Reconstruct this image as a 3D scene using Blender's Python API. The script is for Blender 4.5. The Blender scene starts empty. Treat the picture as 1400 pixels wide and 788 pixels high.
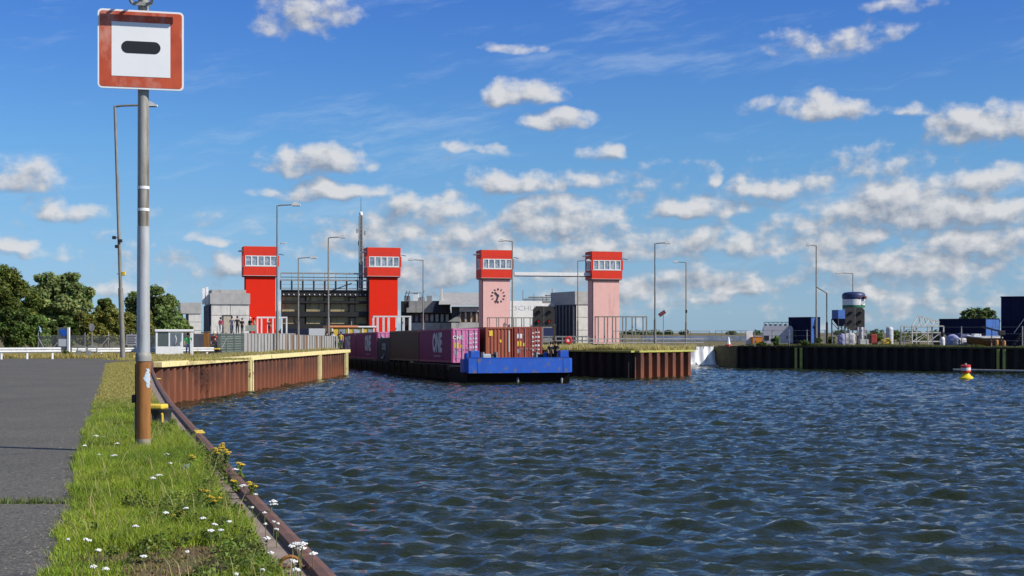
import bpy, bmesh, math, random
import numpy as np
from mathutils import Vector, Matrix

R = math.radians
rng = random.Random(7)
F, CX, HOR, EYE = 1944.4, 700.0, 455.0, 1.65      # 50 mm lens on a 1400 px wide photograph
WZ = -2.4                                         # water level, quay level is 0
LA = R(16.1)                                      # the lock's axis
scene = bpy.context.scene

# ------------------------------------------------------------------ camera
cam_d = bpy.data.cameras.new('camera'); cam = bpy.data.objects.new('camera', cam_d)
scene.collection.objects.link(cam)
cam.location = (0, 0, EYE); cam.rotation_euler = (R(90), 0, 0)
cam_d.lens = 50; cam_d.sensor_width = 36; cam_d.shift_y = (HOR - 394) / 1400
cam_d.clip_start = 0.1; cam_d.clip_end = 20000
scene.camera = cam

# ------------------------------------------------------------------ sky, sun, exposure
SUN_EL, SUN_AZ = 38.0, 69.0                        # azimuth: right of straight behind the camera
SKY_STRENGTH = 0.09
sun_d = bpy.data.lights.new('sun', 'SUN'); sun = bpy.data.objects.new('sun', sun_d)
scene.collection.objects.link(sun)
sun_d.energy = 5.0; sun_d.angle = R(0.5); sun_d.color = (1.0, 0.95, 0.87)
sun.rotation_euler = (R(90 - SUN_EL), 0, R(SUN_AZ)); sun.location = (60, -30, 80)
scene.view_settings.view_transform = 'Standard'; scene.view_settings.look = 'None'
scene.view_settings.exposure = 0.12; scene.view_settings.gamma = 1.0
scene.view_settings.use_curve_mapping = False
scene.cycles.use_denoising = True
scene.cycles.max_bounces = 6; scene.cycles.transparent_max_bounces = 12

world = bpy.data.worlds.new('World'); scene.world = world; world.use_nodes = True

# isolated clouds: centre x, y, half width, half height, weight in the photograph's direction grid
CLOUDS = [
 (438,224,76,25,1.0),(450,264,82,15,.95),(716,130,58,20,1.0),(760,167,56,16,.85),(827,213,36,15,.85),
 (1128,151,62,20,1.0),(1345,176,78,32,1.0),(1253,153,34,11,.6),(415,18,62,46,.55),(703,69,32,7,.4),
 (1245,6,52,14,.55),(1140,60,84,22,.42),(650,206,44,9,.45),(30,246,56,22,.8),(84,292,54,19,.7),
 (10,335,34,11,.7),(284,327,22,9,.6),(312,366,62,20,.7),(974,244,20,15,.8),(1062,260,72,20,.85),
 (948,284,74,19,.85),(1040,145,32,10,.4),(712,252,82,20,.85),(582,286,62,21,.85),(762,300,90,31,1.0),
 (622,324,50,18,.8),(1190,230,60,26,.35),(1290,292,150,34,1.0),(1335,250,74,22,.9),(1215,278,80,30,.95),
 (1145,320,90,28,.8),(1340,330,100,30,.85),(840,345,120,28,.7),(1185,362,78,20,.85),(610,378,110,30,.75),
 (980,330,110,22,.7),(1020,386,36,9,.8),(1270,350,90,14,.75),(1190,395,80,10,.5),(1330,410,70,8,.6),
 (760,250,130,16,.5),(690,350,110,18,.65),(60,345,60,10,.35),(180,400,60,14,.45),(945,402,60,8,.5),
]

def px_dir(px, py):
    x = (px - CX) / F; z = (HOR - py) / F
    return math.atan2(x, 1.0) * 19.444, z / math.hypot(x, 1.0) * 19.444

SKY_TINT = [(0, (.50, .80, 1.45)), (1, (.50, .72, 1.06)), (.02, (.51, .78, 1.34)), (.072, (.51, .75, 1.2)), (.155, (.535, .80, 1.14)), (.255, (.49, .825, 1.19)), (.455, (.36, .685, 1.28))]
def build_world():
    nt = world.node_tree; nt.nodes.clear()
    def m(op, a, b=None, c=None, clamp=False):
        n = nt.nodes.new('ShaderNodeMath'); n.operation = op; n.use_clamp = clamp
        for i, v in enumerate((a, b, c)):
            if v is None: continue
            if isinstance(v, (int, float)): n.inputs[i].default_value = v
            else: nt.links.new(v, n.inputs[i])
        return n.outputs[0]
    def vm(op, a, b=None, out=0):
        n = nt.nodes.new('ShaderNodeVectorMath'); n.operation = op
        for i, v in enumerate((a, b)):
            if v is None: continue
            if isinstance(v, tuple): n.inputs[i].default_value = v
            else: nt.links.new(v, n.inputs[i])
        return n.outputs[out]
    def noise(vec, scale, detail, rough=.5, col=False):
        n = nt.nodes.new('ShaderNodeTexNoise'); n.inputs['Scale'].default_value = scale
        n.noise_dimensions = '2D'
        n.inputs['Detail'].default_value = detail; n.inputs['Roughness'].default_value = rough
        nt.links.new(vec, n.inputs['Vector'])
        return n.outputs['Color' if col else 'Fac']
    def smooth(v, a, b):
        n = nt.nodes.new('ShaderNodeMapRange'); n.interpolation_type = 'SMOOTHSTEP'
        n.inputs[1].default_value = a; n.inputs[2].default_value = b; nt.links.new(v, n.inputs[0]); return n.outputs[0]
    tc = nt.nodes.new('ShaderNodeTexCoord'); s3 = nt.nodes.new('ShaderNodeSeparateXYZ')
    nt.links.new(tc.outputs['Generated'], s3.inputs[0])
    x, y, z = s3.outputs
    # direction grid: azimuth and tangent of elevation, one unit = 100 px of the photograph
    U = m('MULTIPLY', m('ARCTAN2', x, y), 19.444)
    hyp = m('SQRT', m('ADD', m('MULTIPLY', x, x), m('MULTIPLY', y, y)))
    V = m('MULTIPLY', m('DIVIDE', z, m('MAXIMUM', hyp, .02)), 19.444)
    cb = nt.nodes.new('ShaderNodeCombineXYZ'); nt.links.new(U, cb.inputs[0]); nt.links.new(V, cb.inputs[1])
    Pt = cb.outputs[0]
    wn = vm('SUBTRACT', noise(Pt, 1.3, 2, .5, True), (.5, .5, .5))
    Pw = vm('ADD', Pt, vm('MULTIPLY', wn, (.7, .3, 0)))
    Pw1 = vm('ADD', Pw, (.10, .15, 0))
    def cumulus(p, lst):
        best = None
        for (cx, cy, a, b, w) in lst:
            u, v = px_dir(cx, cy); a *= 1.12 / 100; b *= 1.2 / 100
            n = nt.nodes.new('ShaderNodeVectorMath'); n.operation = 'MULTIPLY_ADD'
            nt.links.new(p, n.inputs[0]); n.inputs[1].default_value = (1 / a, 1 / b, 0); n.inputs[2].default_value = (-u / a, -v / b, 0)
            d = vm('MAXIMUM', n.outputs[0], vm('MULTIPLY', n.outputs[0], (-1, -1.5, 0)))   # flatter undersides
            E = m('MULTIPLY_ADD', vm('DOT_PRODUCT', d, d, out=1), -w * .75, w * .72)
            best = m('MAXIMUM', E, -3.0 if best is None else best)
        return best
    # the broken bank of cumulus low over the horizon, all round
    bn = noise(vm('ADD', vm('MULTIPLY', Pt, (.40, 1.75, 0)), (13.7, 4.1, 0)), 1.0, 3, .5)
    env = m('MULTIPLY', m('SUBTRACT', 1.0, m('ABSOLUTE', m('DIVIDE', m('SUBTRACT', V, .75), 1.30))), .46)
    big = noise(vm('ADD', vm('MULTIPLY', Pt, (.14, 0, 0)), (2.2, 0, 0)), 1.0, 1, .5)
    bank = m('ADD', m('MULTIPLY', m('SUBTRACT', bn, .53), 2.6), m('ADD', env, m('MULTIPLY', m('SUBTRACT', big, .52), 1.1)))
    bank = m('MINIMUM', bank, m('MULTIPLY', m('SUBTRACT', 2.0, V), .8))
    bank = m('SUBTRACT', bank, m('MULTIPLY', smooth(U, -1.6, -3.2), .42))
    bank = m('SUBTRACT', bank, m('MULTIPLY', smooth(V, .30, .02), .22))
    # scattered cumulus over the rest of the sky
    on = noise(vm('MULTIPLY', Pt, (.42, .8, 0)), 1.0, 2, .5)
    inframe = m('MULTIPLY', m('LESS_THAN', m('ABSOLUTE', U), 8.4), m('LESS_THAN', V, 5.2))
    scat = m('SUBTRACT', m('MULTIPLY', m('SUBTRACT', on, .60), 4.0), m('MULTIPLY', inframe, 5.0))
    rest = m('MAXIMUM', m('MULTIPLY', bank, .75), scat)
    Q = vm('MULTIPLY', Pt, (1, 1.35, 0))
    fb0 = noise(Q, 3.0, 6, .52); fb1 = noise(vm('ADD', Q, (.10, .20, 0)), 3.0, 3, .52)
    # thin cirrus streaks
    ci = noise(vm('ADD', vm('MULTIPLY', vm('ADD', Pt, vm('MULTIPLY', vm('CROSS_PRODUCT', Pt, (0, 0, 1)), (0, .16, 0))), (.30, 1.7, 0)), vm('MULTIPLY', wn, (0, .35, 0))), 1.0, 6, .66)
    cir = m('MULTIPLY', m('MULTIPLY', smooth(ci, .50, .85), .34), smooth(V, .2, 1.5))
    sky = nt.nodes.new('ShaderNodeTexSky'); sky.sky_type = 'NISHITA'; sky.sun_disc = False
    sky.sun_elevation = R(SUN_EL); sky.sun_rotation = R(180 - SUN_AZ)
    sky.altitude = 100; sky.air_density = 1.0; sky.dust_density = .2; sky.ozone_density = 3.0
    # the polarised, deep blue rendering of this camera, applied to the whole sky
    gr = nt.nodes.new('ShaderNodeValToRGB'); nt.links.new(m('DIVIDE', V, 10.0), gr.inputs[0])
    els = gr.color_ramp.elements
    for i, (p, c) in enumerate(SKY_TINT):
        e = els[i] if i < 2 else els.new(p)
        e.position = p; e.color = (*c, 1)
    tint = vm('MULTIPLY', sky.outputs[0], gr.outputs[0])
    def mix(f, a, b):
        n = nt.nodes.new('ShaderNodeMix'); n.data_type = 'RGBA'
        for s, v in ((n.inputs[0], f), (n.inputs[6], a), (n.inputs[7], b)):
            if isinstance(v, tuple): s.default_value = v
            else: nt.links.new(v, s)
        return n.outputs[2]
    k = 1.0 / SKY_STRENGTH
    up = m('GREATER_THAN', z, -.002)
    n0 = m('MULTIPLY', m('SUBTRACT', fb0, .5), 1.35); n1 = m('MULTIPLY', m('SUBTRACT', fb1, .5), 1.35)
    rest1 = m('SUBTRACT', rest, .06)
    base = mix(cir, tint, (.56 * k, .66 * k, .78 * k, 1))
    def finish(lst):
        E0, E1 = rest, rest1
        if lst: E0 = m('MAXIMUM', cumulus(Pw, lst), rest); E1 = m('MAXIMUM', cumulus(Pw1, lst), rest1)
        D0 = m('ADD', n0, E0); D1 = m('ADD', n1, E1)
        cov = m('MULTIPLY', smooth(D0, -.12, .60), up)
        light = m('MULTIPLY_ADD', m('SUBTRACT', D0, D1), 1.25, .42, clamp=True)
        ccol = mix(light, (.25 * k, .295 * k, .375 * k, 1), (.66 * k, .66 * k, .67 * k, 1))
        bg = nt.nodes.new('ShaderNodeBackground'); bg.inputs[1].default_value = SKY_STRENGTH
        nt.links.new(mix(m('MULTIPLY', cov, .92), base, ccol), bg.inputs[0]); return bg.outputs[0]
    # the same sky everywhere; each stretch of azimuth only looks up the clouds that reach into it
    shader = finish([])
    for lo, hi in ((-9., -4.2), (-4.2, -1.2), (-1.2, 1.2), (1.2, 3.7), (3.7, 9.)):
        lst = [c for c in CLOUDS if px_dir(c[0], c[1])[0] + c[2] * .013 + .4 > lo and px_dir(c[0], c[1])[0] - c[2] * .013 - .4 < hi]
        msk = m('MULTIPLY', m('MULTIPLY', m('GREATER_THAN', U, lo), m('LESS_THAN', U, hi)), m('LESS_THAN', V, 5.6))
        ms = nt.nodes.new('ShaderNodeMixShader'); nt.links.new(msk, ms.inputs[0])
        nt.links.new(shader, ms.inputs[1]); nt.links.new(finish(lst), ms.inputs[2]); shader = ms.outputs[0]
    o = nt.nodes.new('ShaderNodeOutputWorld'); nt.links.new(shader, o.inputs[0])
    world.cycles.sampling_method = 'MANUAL'; world.cycles.sample_map_resolution = 256
build_world()

# ------------------------------------------------------------------ helpers
def G(px, py, z=0.0):
    Y = F * (EYE - z) / (py - HOR); return Vector(((px - CX) * Y / F, Y, z))
def P(px, py, Y): return Vector(((px - CX) * Y / F, Y, EYE + (HOR - py) * Y / F))
def PX(px, Y): return (px - CX) * Y / F
def PZ(py, Y): return EYE + (HOR - py) * Y / F
def link(o, parent=None):
    scene.collection.objects.link(o)
    if parent is not None: o.parent = parent
    return o
def tag(o, label=None, cat=None, group=None, kind=None):
    for k, v in (('label', label), ('category', cat), ('group', group), ('kind', kind)):
        if v: o[k] = v
    return o
def thing(name, label, cat, loc=(0, 0, 0), rz=0.0, group=None):
    o = bpy.data.objects.new(name, None); o.empty_display_size = .2
    o.location = loc; o.rotation_euler = (0, 0, rz); link(o)
    return tag(o, label, cat, group)

class MB:
    def __init__(s): s.v = []; s.f = []; s.mi = []
    def add(s, vs, fs, mi=0):
        b = len(s.v); s.v += [tuple(v) for v in vs]
        s.f += [tuple(b + i for i in f) for f in fs]; s.mi += [mi] * len(fs); return s
    def box(s, x0, x1, y0, y1, z0, z1, mi=0):
        vs = [(x0,y0,z0),(x1,y0,z0),(x1,y1,z0),(x0,y1,z0),(x0,y0,z1),(x1,y0,z1),(x1,y1,z1),(x0,y1,z1)]
        return s.add(vs, [(3,2,1,0),(4,5,6,7),(0,1,5,4),(1,2,6,5),(2,3,7,6),(3,0,4,7)], mi)
    def bevbox(s, x0, x1, y0, y1, z0, z1, b, mi=0):
        bm = bmesh.new(); bmesh.ops.create_cube(bm, size=1)
        for v in bm.verts: v.co = Vector(((x0+x1)/2+v.co.x*(x1-x0), (y0+y1)/2+v.co.y*(y1-y0), (z0+z1)/2+v.co.z*(z1-z0)))
        bmesh.ops.bevel(bm, geom=bm.edges[:], offset=b, segments=2, affect='EDGES', profile=.5)
        bm.verts.index_update()
        s.add([v.co for v in bm.verts], [[v.index for v in f.verts] for f in bm.faces], mi); bm.free(); return s
    def bar(s, p, q, w, h=None, mi=0):
        h = h or w; p = Vector(p); q = Vector(q); d = (q - p).normalized()
        u = d.cross(Vector((0, 0, 1)))
        if u.length < 1e-3: u = Vector((1, 0, 0))
        u.normalize(); n = u.cross(d).normalized(); vs = []
        for c in (p, q):
            for a, b in ((-1,-1),(1,-1),(1,1),(-1,1)): vs.append(c + u*(a*w/2) + n*(b*h/2))
        return s.add(vs, [(3,2,1,0),(4,5,6,7),(0,1,5,4),(1,2,6,5),(2,3,7,6),(3,0,4,7)], mi)
    def tube(s, pts, r, n=8, mi=0, cap=True):
        pts = [Vector(p) for p in pts]; rs = r if isinstance(r, (list, tuple)) else [r] * len(pts)
        vs = []; prev = None
        for i, p in enumerate(pts):
            d = (pts[min(i+1, len(pts)-1)] - pts[max(i-1, 0)]).normalized()
            u = prev if prev is not None else (Vector((1,0,0)) if abs(d.x) < .9 else Vector((0,1,0)))
            u = (u - d * u.dot(d)).normalized(); prev = u; w = d.cross(u)
            for k in range(n):
                a = 2 * math.pi * k / n; vs.append(p + (u * math.cos(a) + w * math.sin(a)) * rs[i])
        fs = [(i*n+k, i*n+(k+1) % n, (i+1)*n+(k+1) % n, (i+1)*n+k) for i in range(len(pts)-1) for k in range(n)]
        if cap: fs += [tuple(reversed(range(n))), tuple(range((len(pts)-1)*n, len(pts)*n))]
        return s.add(vs, fs, mi)
    def lathe(s, prof, n=20, c=(0, 0, 0), mi=0):
        vs = [(c[0] + r*math.cos(2*math.pi*k/n), c[1] + r*math.sin(2*math.pi*k/n), c[2] + z) for r, z in prof for k in range(n)]
        fs = [(i*n+k, i*n+(k+1) % n, (i+1)*n+(k+1) % n, (i+1)*n+k) for i in range(len(prof)-1) for k in range(n)]
        fs += [tuple(reversed(range(n))), tuple(range((len(prof)-1)*n, len(prof)*n))]
        return s.add(vs, fs, mi)
    def prism(s, poly, z0, z1, mi=0):
        n = len(poly); a = sum(poly[i][0]*poly[(i+1) % n][1]-poly[(i+1) % n][0]*poly[i][1] for i in range(n))
        if a < 0: poly = poly[::-1]
        vs = [(x, y, z0) for x, y in poly] + [(x, y, z1) for x, y in poly]
        return s.add(vs, [tuple(reversed(range(n))), tuple(range(n, 2*n))] + [(i, (i+1) % n, n+(i+1) % n, n+i) for i in range(n)], mi)
    def xprism(s, poly, y0, y1, mi=0):           # polygon in the xz plane, thickness along y
        n = len(poly); vs = [(x, y0, z) for x, z in poly] + [(x, y1, z) for x, z in poly]
        return s.add(vs, [tuple(range(n)), tuple(reversed(range(n, 2*n)))] + [((i+1) % n, i, n+i, n+(i+1) % n) for i in range(n)], mi)
    def yprism(s, poly, x0, x1, mi=0):           # polygon in the yz plane, thickness along x
        n = len(poly); vs = [(x0, y, z) for y, z in poly] + [(x1, y, z) for y, z in poly]
        return s.add(vs, [tuple(reversed(range(n))), tuple(range(n, 2*n))] + [(i, (i+1) % n, n+(i+1) % n, n+i) for i in range(n)], mi)
    def mesh(s, name, mats, smooth=False):
        me = bpy.data.meshes.new(name); me.from_pydata(s.v, [], s.f)
        for mt in (mats if isinstance(mats, (list, tuple)) else [mats]): me.materials.append(mt)
        if any(s.mi): me.polygons.foreach_set('material_index', s.mi)
        if smooth:
            me.polygons.foreach_set('use_smooth', [True] * len(me.polygons))
            me.set_sharp_from_angle(angle=R(40))
        me.update(); return me
    def build(s, name, mats, parent=None, smooth=False):
        return link(bpy.data.objects.new(name, s.mesh(name, mats, smooth)), parent)
def inst(name, me, parent, loc=(0, 0, 0), rz=0.0, sc=None):
    o = bpy.data.objects.new(name, me); link(o, parent); o.location = loc; o.rotation_euler = (0, 0, rz)
    if sc: o.scale = sc
    return o
def recenter(o, loc):                                # move a mesh's origin to its base
    v = Vector(loc); o.data.transform(Matrix.Translation(-v)); o.location = v; return o

# ------------------------------------------------------------------ materials
MATS = {}
def M(name, c, rough=.7, metal=0., c2=None, scale=3., stretch=(1, 1, 1), lo=.35, hi=.68, bump=0., bscale=None,
      dirt=None, dscale=2.5, dstretch=(1, 1, .15), dlo=.5, dhi=.72, spec=.4, rand=0.):
    if name in MATS: return MATS[name]
    mt = bpy.data.materials.new(name); mt.use_nodes = True; nt = mt.node_tree
    b = nt.nodes['Principled BSDF']; MATS[name] = mt
    b.inputs['Roughness'].default_value = rough; b.inputs['Metallic'].default_value = metal
    b.inputs['Specular IOR Level'].default_value = spec
    if c2 is None: c2 = tuple(v * .78 for v in c)
    geo = nt.nodes.new('ShaderNodeNewGeometry')
    def ns(sc, st, det=7, ro=.6):
        mp = nt.nodes.new('ShaderNodeVectorMath'); mp.operation = 'MULTIPLY'; mp.inputs[1].default_value = st
        nt.links.new(geo.outputs['Position'], mp.inputs[0])
        n = nt.nodes.new('ShaderNodeTexNoise'); n.inputs['Scale'].default_value = sc
        n.inputs['Detail'].default_value = det; n.inputs['Roughness'].default_value = ro
        nt.links.new(mp.outputs[0], n.inputs['Vector']); return n.outputs['Fac']
    def rmp(f, a, bb):
        n = nt.nodes.new('ShaderNodeMapRange'); n.inputs[1].default_value = a; n.inputs[2].default_value = bb
        nt.links.new(f, n.inputs[0]); return n.outputs[0]
    def mx(f, a, bb):
        n = nt.nodes.new('ShaderNodeMix'); n.data_type = 'RGBA'
        nt.links.new(f, n.inputs[0])
        for s, v in ((n.inputs[6], a), (n.inputs[7], bb)):
            if isinstance(v, tuple): s.default_value = (*v[:3], 1)
            else: nt.links.new(v, s)
        return n.outputs[2]
    col = mx(rmp(ns(scale, stretch), lo, hi), c, c2)
    if dirt: col = mx(rmp(ns(dscale, dstretch), dlo, dhi), col, dirt)
    if rand:
        oi = nt.nodes.new('ShaderNodeObjectInfo'); h = nt.nodes.new('ShaderNodeHueSaturation')
        mr = nt.nodes.new('ShaderNodeMapRange'); mr.inputs[3].default_value = 1 - rand; mr.inputs[4].default_value = 1 + rand
        nt.links.new(oi.outputs['Random'], mr.inputs[0]); nt.links.new(mr.outputs[0], h.inputs['Value'])
        nt.links.new(col, h.inputs['Color']); col = h.outputs[0]
    nt.links.new(col, b.inputs['Base Color'])
    if bump:
        bp = nt.nodes.new('ShaderNodeBump'); bp.inputs['Strength'].default_value = 1.0; bp.inputs['Distance'].default_value = bump
        nt.links.new(ns(bscale or scale * 6, (1, 1, 1)), bp.inputs['Height']); nt.links.new(bp.outputs[0], b.inputs['Normal'])
    return mt
def attr_leaf(name, trans=.35, rough=.55):
    mt = bpy.data.materials.new(name); mt.use_nodes = True; nt = mt.node_tree; b = nt.nodes['Principled BSDF']
    at = nt.nodes.new('ShaderNodeAttribute'); at.attribute_name = 'tint'
    b.inputs['Roughness'].default_value = rough; b.inputs['Specular IOR Level'].default_value = .3
    nt.links.new(at.outputs['Color'], b.inputs['Base Color'])
    tr = nt.nodes.new('ShaderNodeBsdfTranslucent'); nt.links.new(at.outputs['Color'], tr.inputs[0])
    mxs = nt.nodes.new('ShaderNodeMixShader'); mxs.inputs[0].default_value = trans
    nt.links.new(b.outputs[0], mxs.inputs[1]); nt.links.new(tr.outputs[0], mxs.inputs[2])
    nt.links.new(mxs.outputs[0], nt.nodes['Material Output'].inputs[0]); MATS[name] = mt; return mt
def emit(name, c, s):
    mt = bpy.data.materials.new(name); mt.use_nodes = True; b = mt.node_tree.nodes['Principled BSDF']
    b.inputs['Base Color'].default_value = (*c, 1); b.inputs['Emission Color'].default_value = (*c, 1)
    b.inputs['Emission Strength'].default_value = s; return mt

LEAF = attr_leaf('leaf', .42); BLADE = attr_leaf('grass_blade', .3, .6)
red_paint = M('red_paint', (.70, .040, .018), .6, spec=.2, c2=(.62, .036, .018), scale=1.2, dirt=(.42, .03, .025), dlo=.6, dhi=.9)
pink_paint = M('pink_paint', (.78, .45, .40), .8, c2=(.73, .42, .375), scale=1.5, dirt=(.48, .26, .25), dscale=1.2, dlo=.56, dhi=.85)
shaft_red = M('shaft_red', (.74, .022, .006), .75, spec=.15, c2=(.68, .023, .008), scale=1.0)
white_paint = M('white_paint', (.78, .78, .76), .5, c2=(.68, .68, .66), scale=3)
trim_pale = M('trim_pale', (.62, .45, .42), .6)
glass_office = M('window_glass', (.14, .19, .25), .08, c2=(.36, .40, .45), scale=1.7, lo=.42, hi=.6, spec=.8)
def tide_stain(mt, z0, z1, c):
    nt = mt.node_tree; b = nt.nodes['Principled BSDF']; src = b.inputs['Base Color'].links[0].from_socket
    geo = nt.nodes.new('ShaderNodeNewGeometry'); sp = nt.nodes.new('ShaderNodeSeparateXYZ'); nt.links.new(geo.outputs['Position'], sp.inputs[0])
    n = nt.nodes.new('ShaderNodeTexNoise'); n.inputs['Scale'].default_value = .9; n.inputs['Detail'].default_value = 5; nt.links.new(geo.outputs['Position'], n.inputs[0])
    ma = nt.nodes.new('ShaderNodeMath'); ma.operation = 'MULTIPLY_ADD'; nt.links.new(n.outputs['Fac'], ma.inputs[0]); ma.inputs[1].default_value = 1.1; nt.links.new(sp.outputs[2], ma.inputs[2])
    mr = nt.nodes.new('ShaderNodeMapRange'); mr.inputs[1].default_value = z0 + .55; mr.inputs[2].default_value = z1 + .55; mr.inputs[4].default_value = .8; nt.links.new(ma.outputs[0], mr.inputs[0])
    x = nt.nodes.new('ShaderNodeMix'); x.data_type = 'RGBA'; nt.links.new(mr.outputs[0], x.inputs[0]); nt.links.new(src, x.inputs[6]); x.inputs[7].default_value = (*c, 1)
    nt.links.new(x.outputs[2], b.inputs['Base Color'])
concrete = M('concrete', (.40, .39, .37), .85, c2=(.30, .295, .285), scale=1.6, dirt=(.19, .185, .175), dscale=1.4, dlo=.52, dhi=.8, bump=.01)
concrete_l = M('pale_concrete', (.62, .60, .55), .85, c2=(.50, .485, .45), scale=1.4, dirt=(.26, .25, .23), dscale=1.6, dlo=.55, dhi=.8, bump=.01)
metal_clad = M('metal_cladding', (.40, .39, .37), .6, .0, c2=(.31, .305, .29), scale=1.5, dirt=(.24, .20, .18), dlo=.58, dhi=.8)
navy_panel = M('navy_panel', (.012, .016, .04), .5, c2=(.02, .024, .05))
dark_steel = M('dark_steel', (.016, .016, .017), .6, c2=(.026, .024, .022))
tan_panel = M('tan_panel', (.42, .34, .17), .7, c2=(.33, .26, .13), scale=1.2, dirt=(.08, .06, .04))
galv = M('galvanised_steel', (.40, .40, .38), .5, .35, c2=(.27, .26, .24), scale=5, stretch=(1, 1, .3), dirt=(.17, .13, .09), dlo=.55, dhi=.75)
lamp_pole = M('lamp_pole_steel', (.29, .27, .23), .6, .2, c2=(.19, .175, .15), scale=6, stretch=(1, 1, .25))
lamp_head = M('lamp_head_shell', (.80, .80, .77), .5)
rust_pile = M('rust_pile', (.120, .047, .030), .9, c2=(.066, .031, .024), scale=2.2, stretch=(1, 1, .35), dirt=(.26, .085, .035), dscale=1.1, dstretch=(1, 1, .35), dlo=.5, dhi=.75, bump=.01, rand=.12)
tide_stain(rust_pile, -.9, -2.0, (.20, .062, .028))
shaded_pile = M('shaded_pile', (.030, .022, .019), .9, c2=(.016, .013, .012), scale=2, stretch=(1, 1, .3), dirt=(.05, .03, .02), bump=.01, rand=.2)  # pile steel darkened to carry the shade on these walls
algae = M('algae_stain', (.035, .04, .015), .8, c2=(.02, .022, .012))
yellow_cap = M('yellow_cap', (.80, .69, .34), .7, c2=(.70, .57, .25), scale=3, dirt=(.28, .13, .06), dscale=1.6, dstretch=(1, 1, 1), dlo=.58, dhi=.66)
green_cap = M('green_cap', (.46, .44, .10), .7, c2=(.30, .30, .07), scale=2)
yellow_p = M('yellow_paint', (.80, .58, .06), .6, c2=(.66, .46, .05), scale=6, dirt=(.3, .16, .05), dstretch=(1, 1, 1), dscale=9, dlo=.6, dhi=.7)
black_rub = M('black_iron', (.02, .02, .022), .55, c2=(.035, .033, .033), scale=8, bump=.004)
rust_edge = M('rusty_edge_steel', (.17, .085, .062), .75, c2=(.11, .065, .055), scale=4, dirt=(.25, .12, .06), dstretch=(1, 1, 1), dscale=6, dlo=.55, dhi=.7, bump=.004, bscale=40)
edge_conc = M('edge_concrete', (.33, .25, .20), .9, c2=(.24, .18, .15), scale=3, dirt=(.16, .13, .10), dstretch=(1, 1, 1), dlo=.5, dhi=.7, bump=.006, bscale=50)
rust_post = M('rust_primer', (.35, .15, .035), .75, c2=(.27, .11, .03), scale=5, stretch=(1, 1, .3), dirt=(.13, .05, .022), dscale=5, dlo=.5, dhi=.72, bump=.002, bscale=60)
post_grey = M('post_grey', (.37, .365, .34), .6, .15, c2=(.25, .235, .20), scale=7, stretch=(1, 1, .35), dirt=(.13, .10, .065), dscale=7, dlo=.47, dhi=.68, bump=.002, bscale=80)
post_pale = M('post_pale', (.45, .47, .48), .55, .15, c2=(.36, .37, .37), scale=7, stretch=(1, 1, .3), dirt=(.22, .19, .15), dscale=6, dlo=.55, dhi=.72)
post_base = M('post_base_concrete', (.34, .29, .22), .9, c2=(.20, .17, .13), scale=9, bump=.004, bscale=60)
sign_white = M('sign_white', (.82, .82, .81), .4, c2=(.76, .76, .75), scale=1.5)
sign_red = M('sign_red', (.52, .085, .030), .6, c2=(.40, .055, .022), scale=5, stretch=(1, 1, .7), dirt=(.60, .32, .25), dscale=3.4, dstretch=(1, 1, .55), dlo=.52, dhi=.76)
sign_black = M('sign_black', (.016, .017, .019), .5)

# ------------------------------------------------------------------ land, water, road
C0 = (-19.7, 78.0); C1 = (-16.07, 137.0)
edge_px = [(442, 786), (349, 687), (288.6, 615), (270.6, 594.7), (234.4, 553.7), (218.7, 529.6)]
EDGE = [(.9, 2.0)] + [tuple(G(a, b)[:2]) for a, b in edge_px] + [(-17.9, 70.3), C0]
EDGE[0] = (EDGE[1][0] + .287 * (EDGE[1][1] + 20), -20.0)
ax = Vector((-math.sin(LA), math.cos(LA)))
def along(p, d): return (p[0] + ax.x * d, p[1] + ax.y * d)
LCH = along(C1, 170); ICH = (-20.2, 203.4); RCH = (.32, 208.8); QCH = (11.7, 212.6)
PIER = [(3.6, 136.5), (10.97, 127.0), (16.7, 133.4)]
RW = [(26.4, 165.0), (51.5, 143.0), (96.0, 104.0)]

grass_ground = M('grass_ground', (.12, .125, .035), .95, c2=(.16, .12, .06), scale=.9, lo=.4, hi=.62, dirt=(.14, .085, .05), dscale=1.4, dstretch=(1, 1, 1), dlo=.48, dhi=.60, bump=.03, bscale=25)
mb = MB()
left = EDGE + [C1, LCH, (LCH[0] - 60, 330), (-3000, 330), (-3000, -60), (4.0, -60)]
mb.prism(left, -5, 0)
isl = [ICH, (-14.8, 190), PIER[0], PIER[1], PIER[2], RCH, along(RCH, 105), along(ICH, 105)]
mb.prism(isl, -5, 0)
rgt = [QCH, (25.0, 168.5), RW[0], RW[1], RW[2], (400, -100), (3000, -100), (3000, 330), along(QCH, 118)]
mb.prism(rgt, -5, 0)
mb.prism([(-3000, 330.02), (3000, 330.02), (9000, 9000), (-9000, 9000)], -5, 0)
tag(mb.build('ground', grass_ground), kind='structure')

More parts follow.
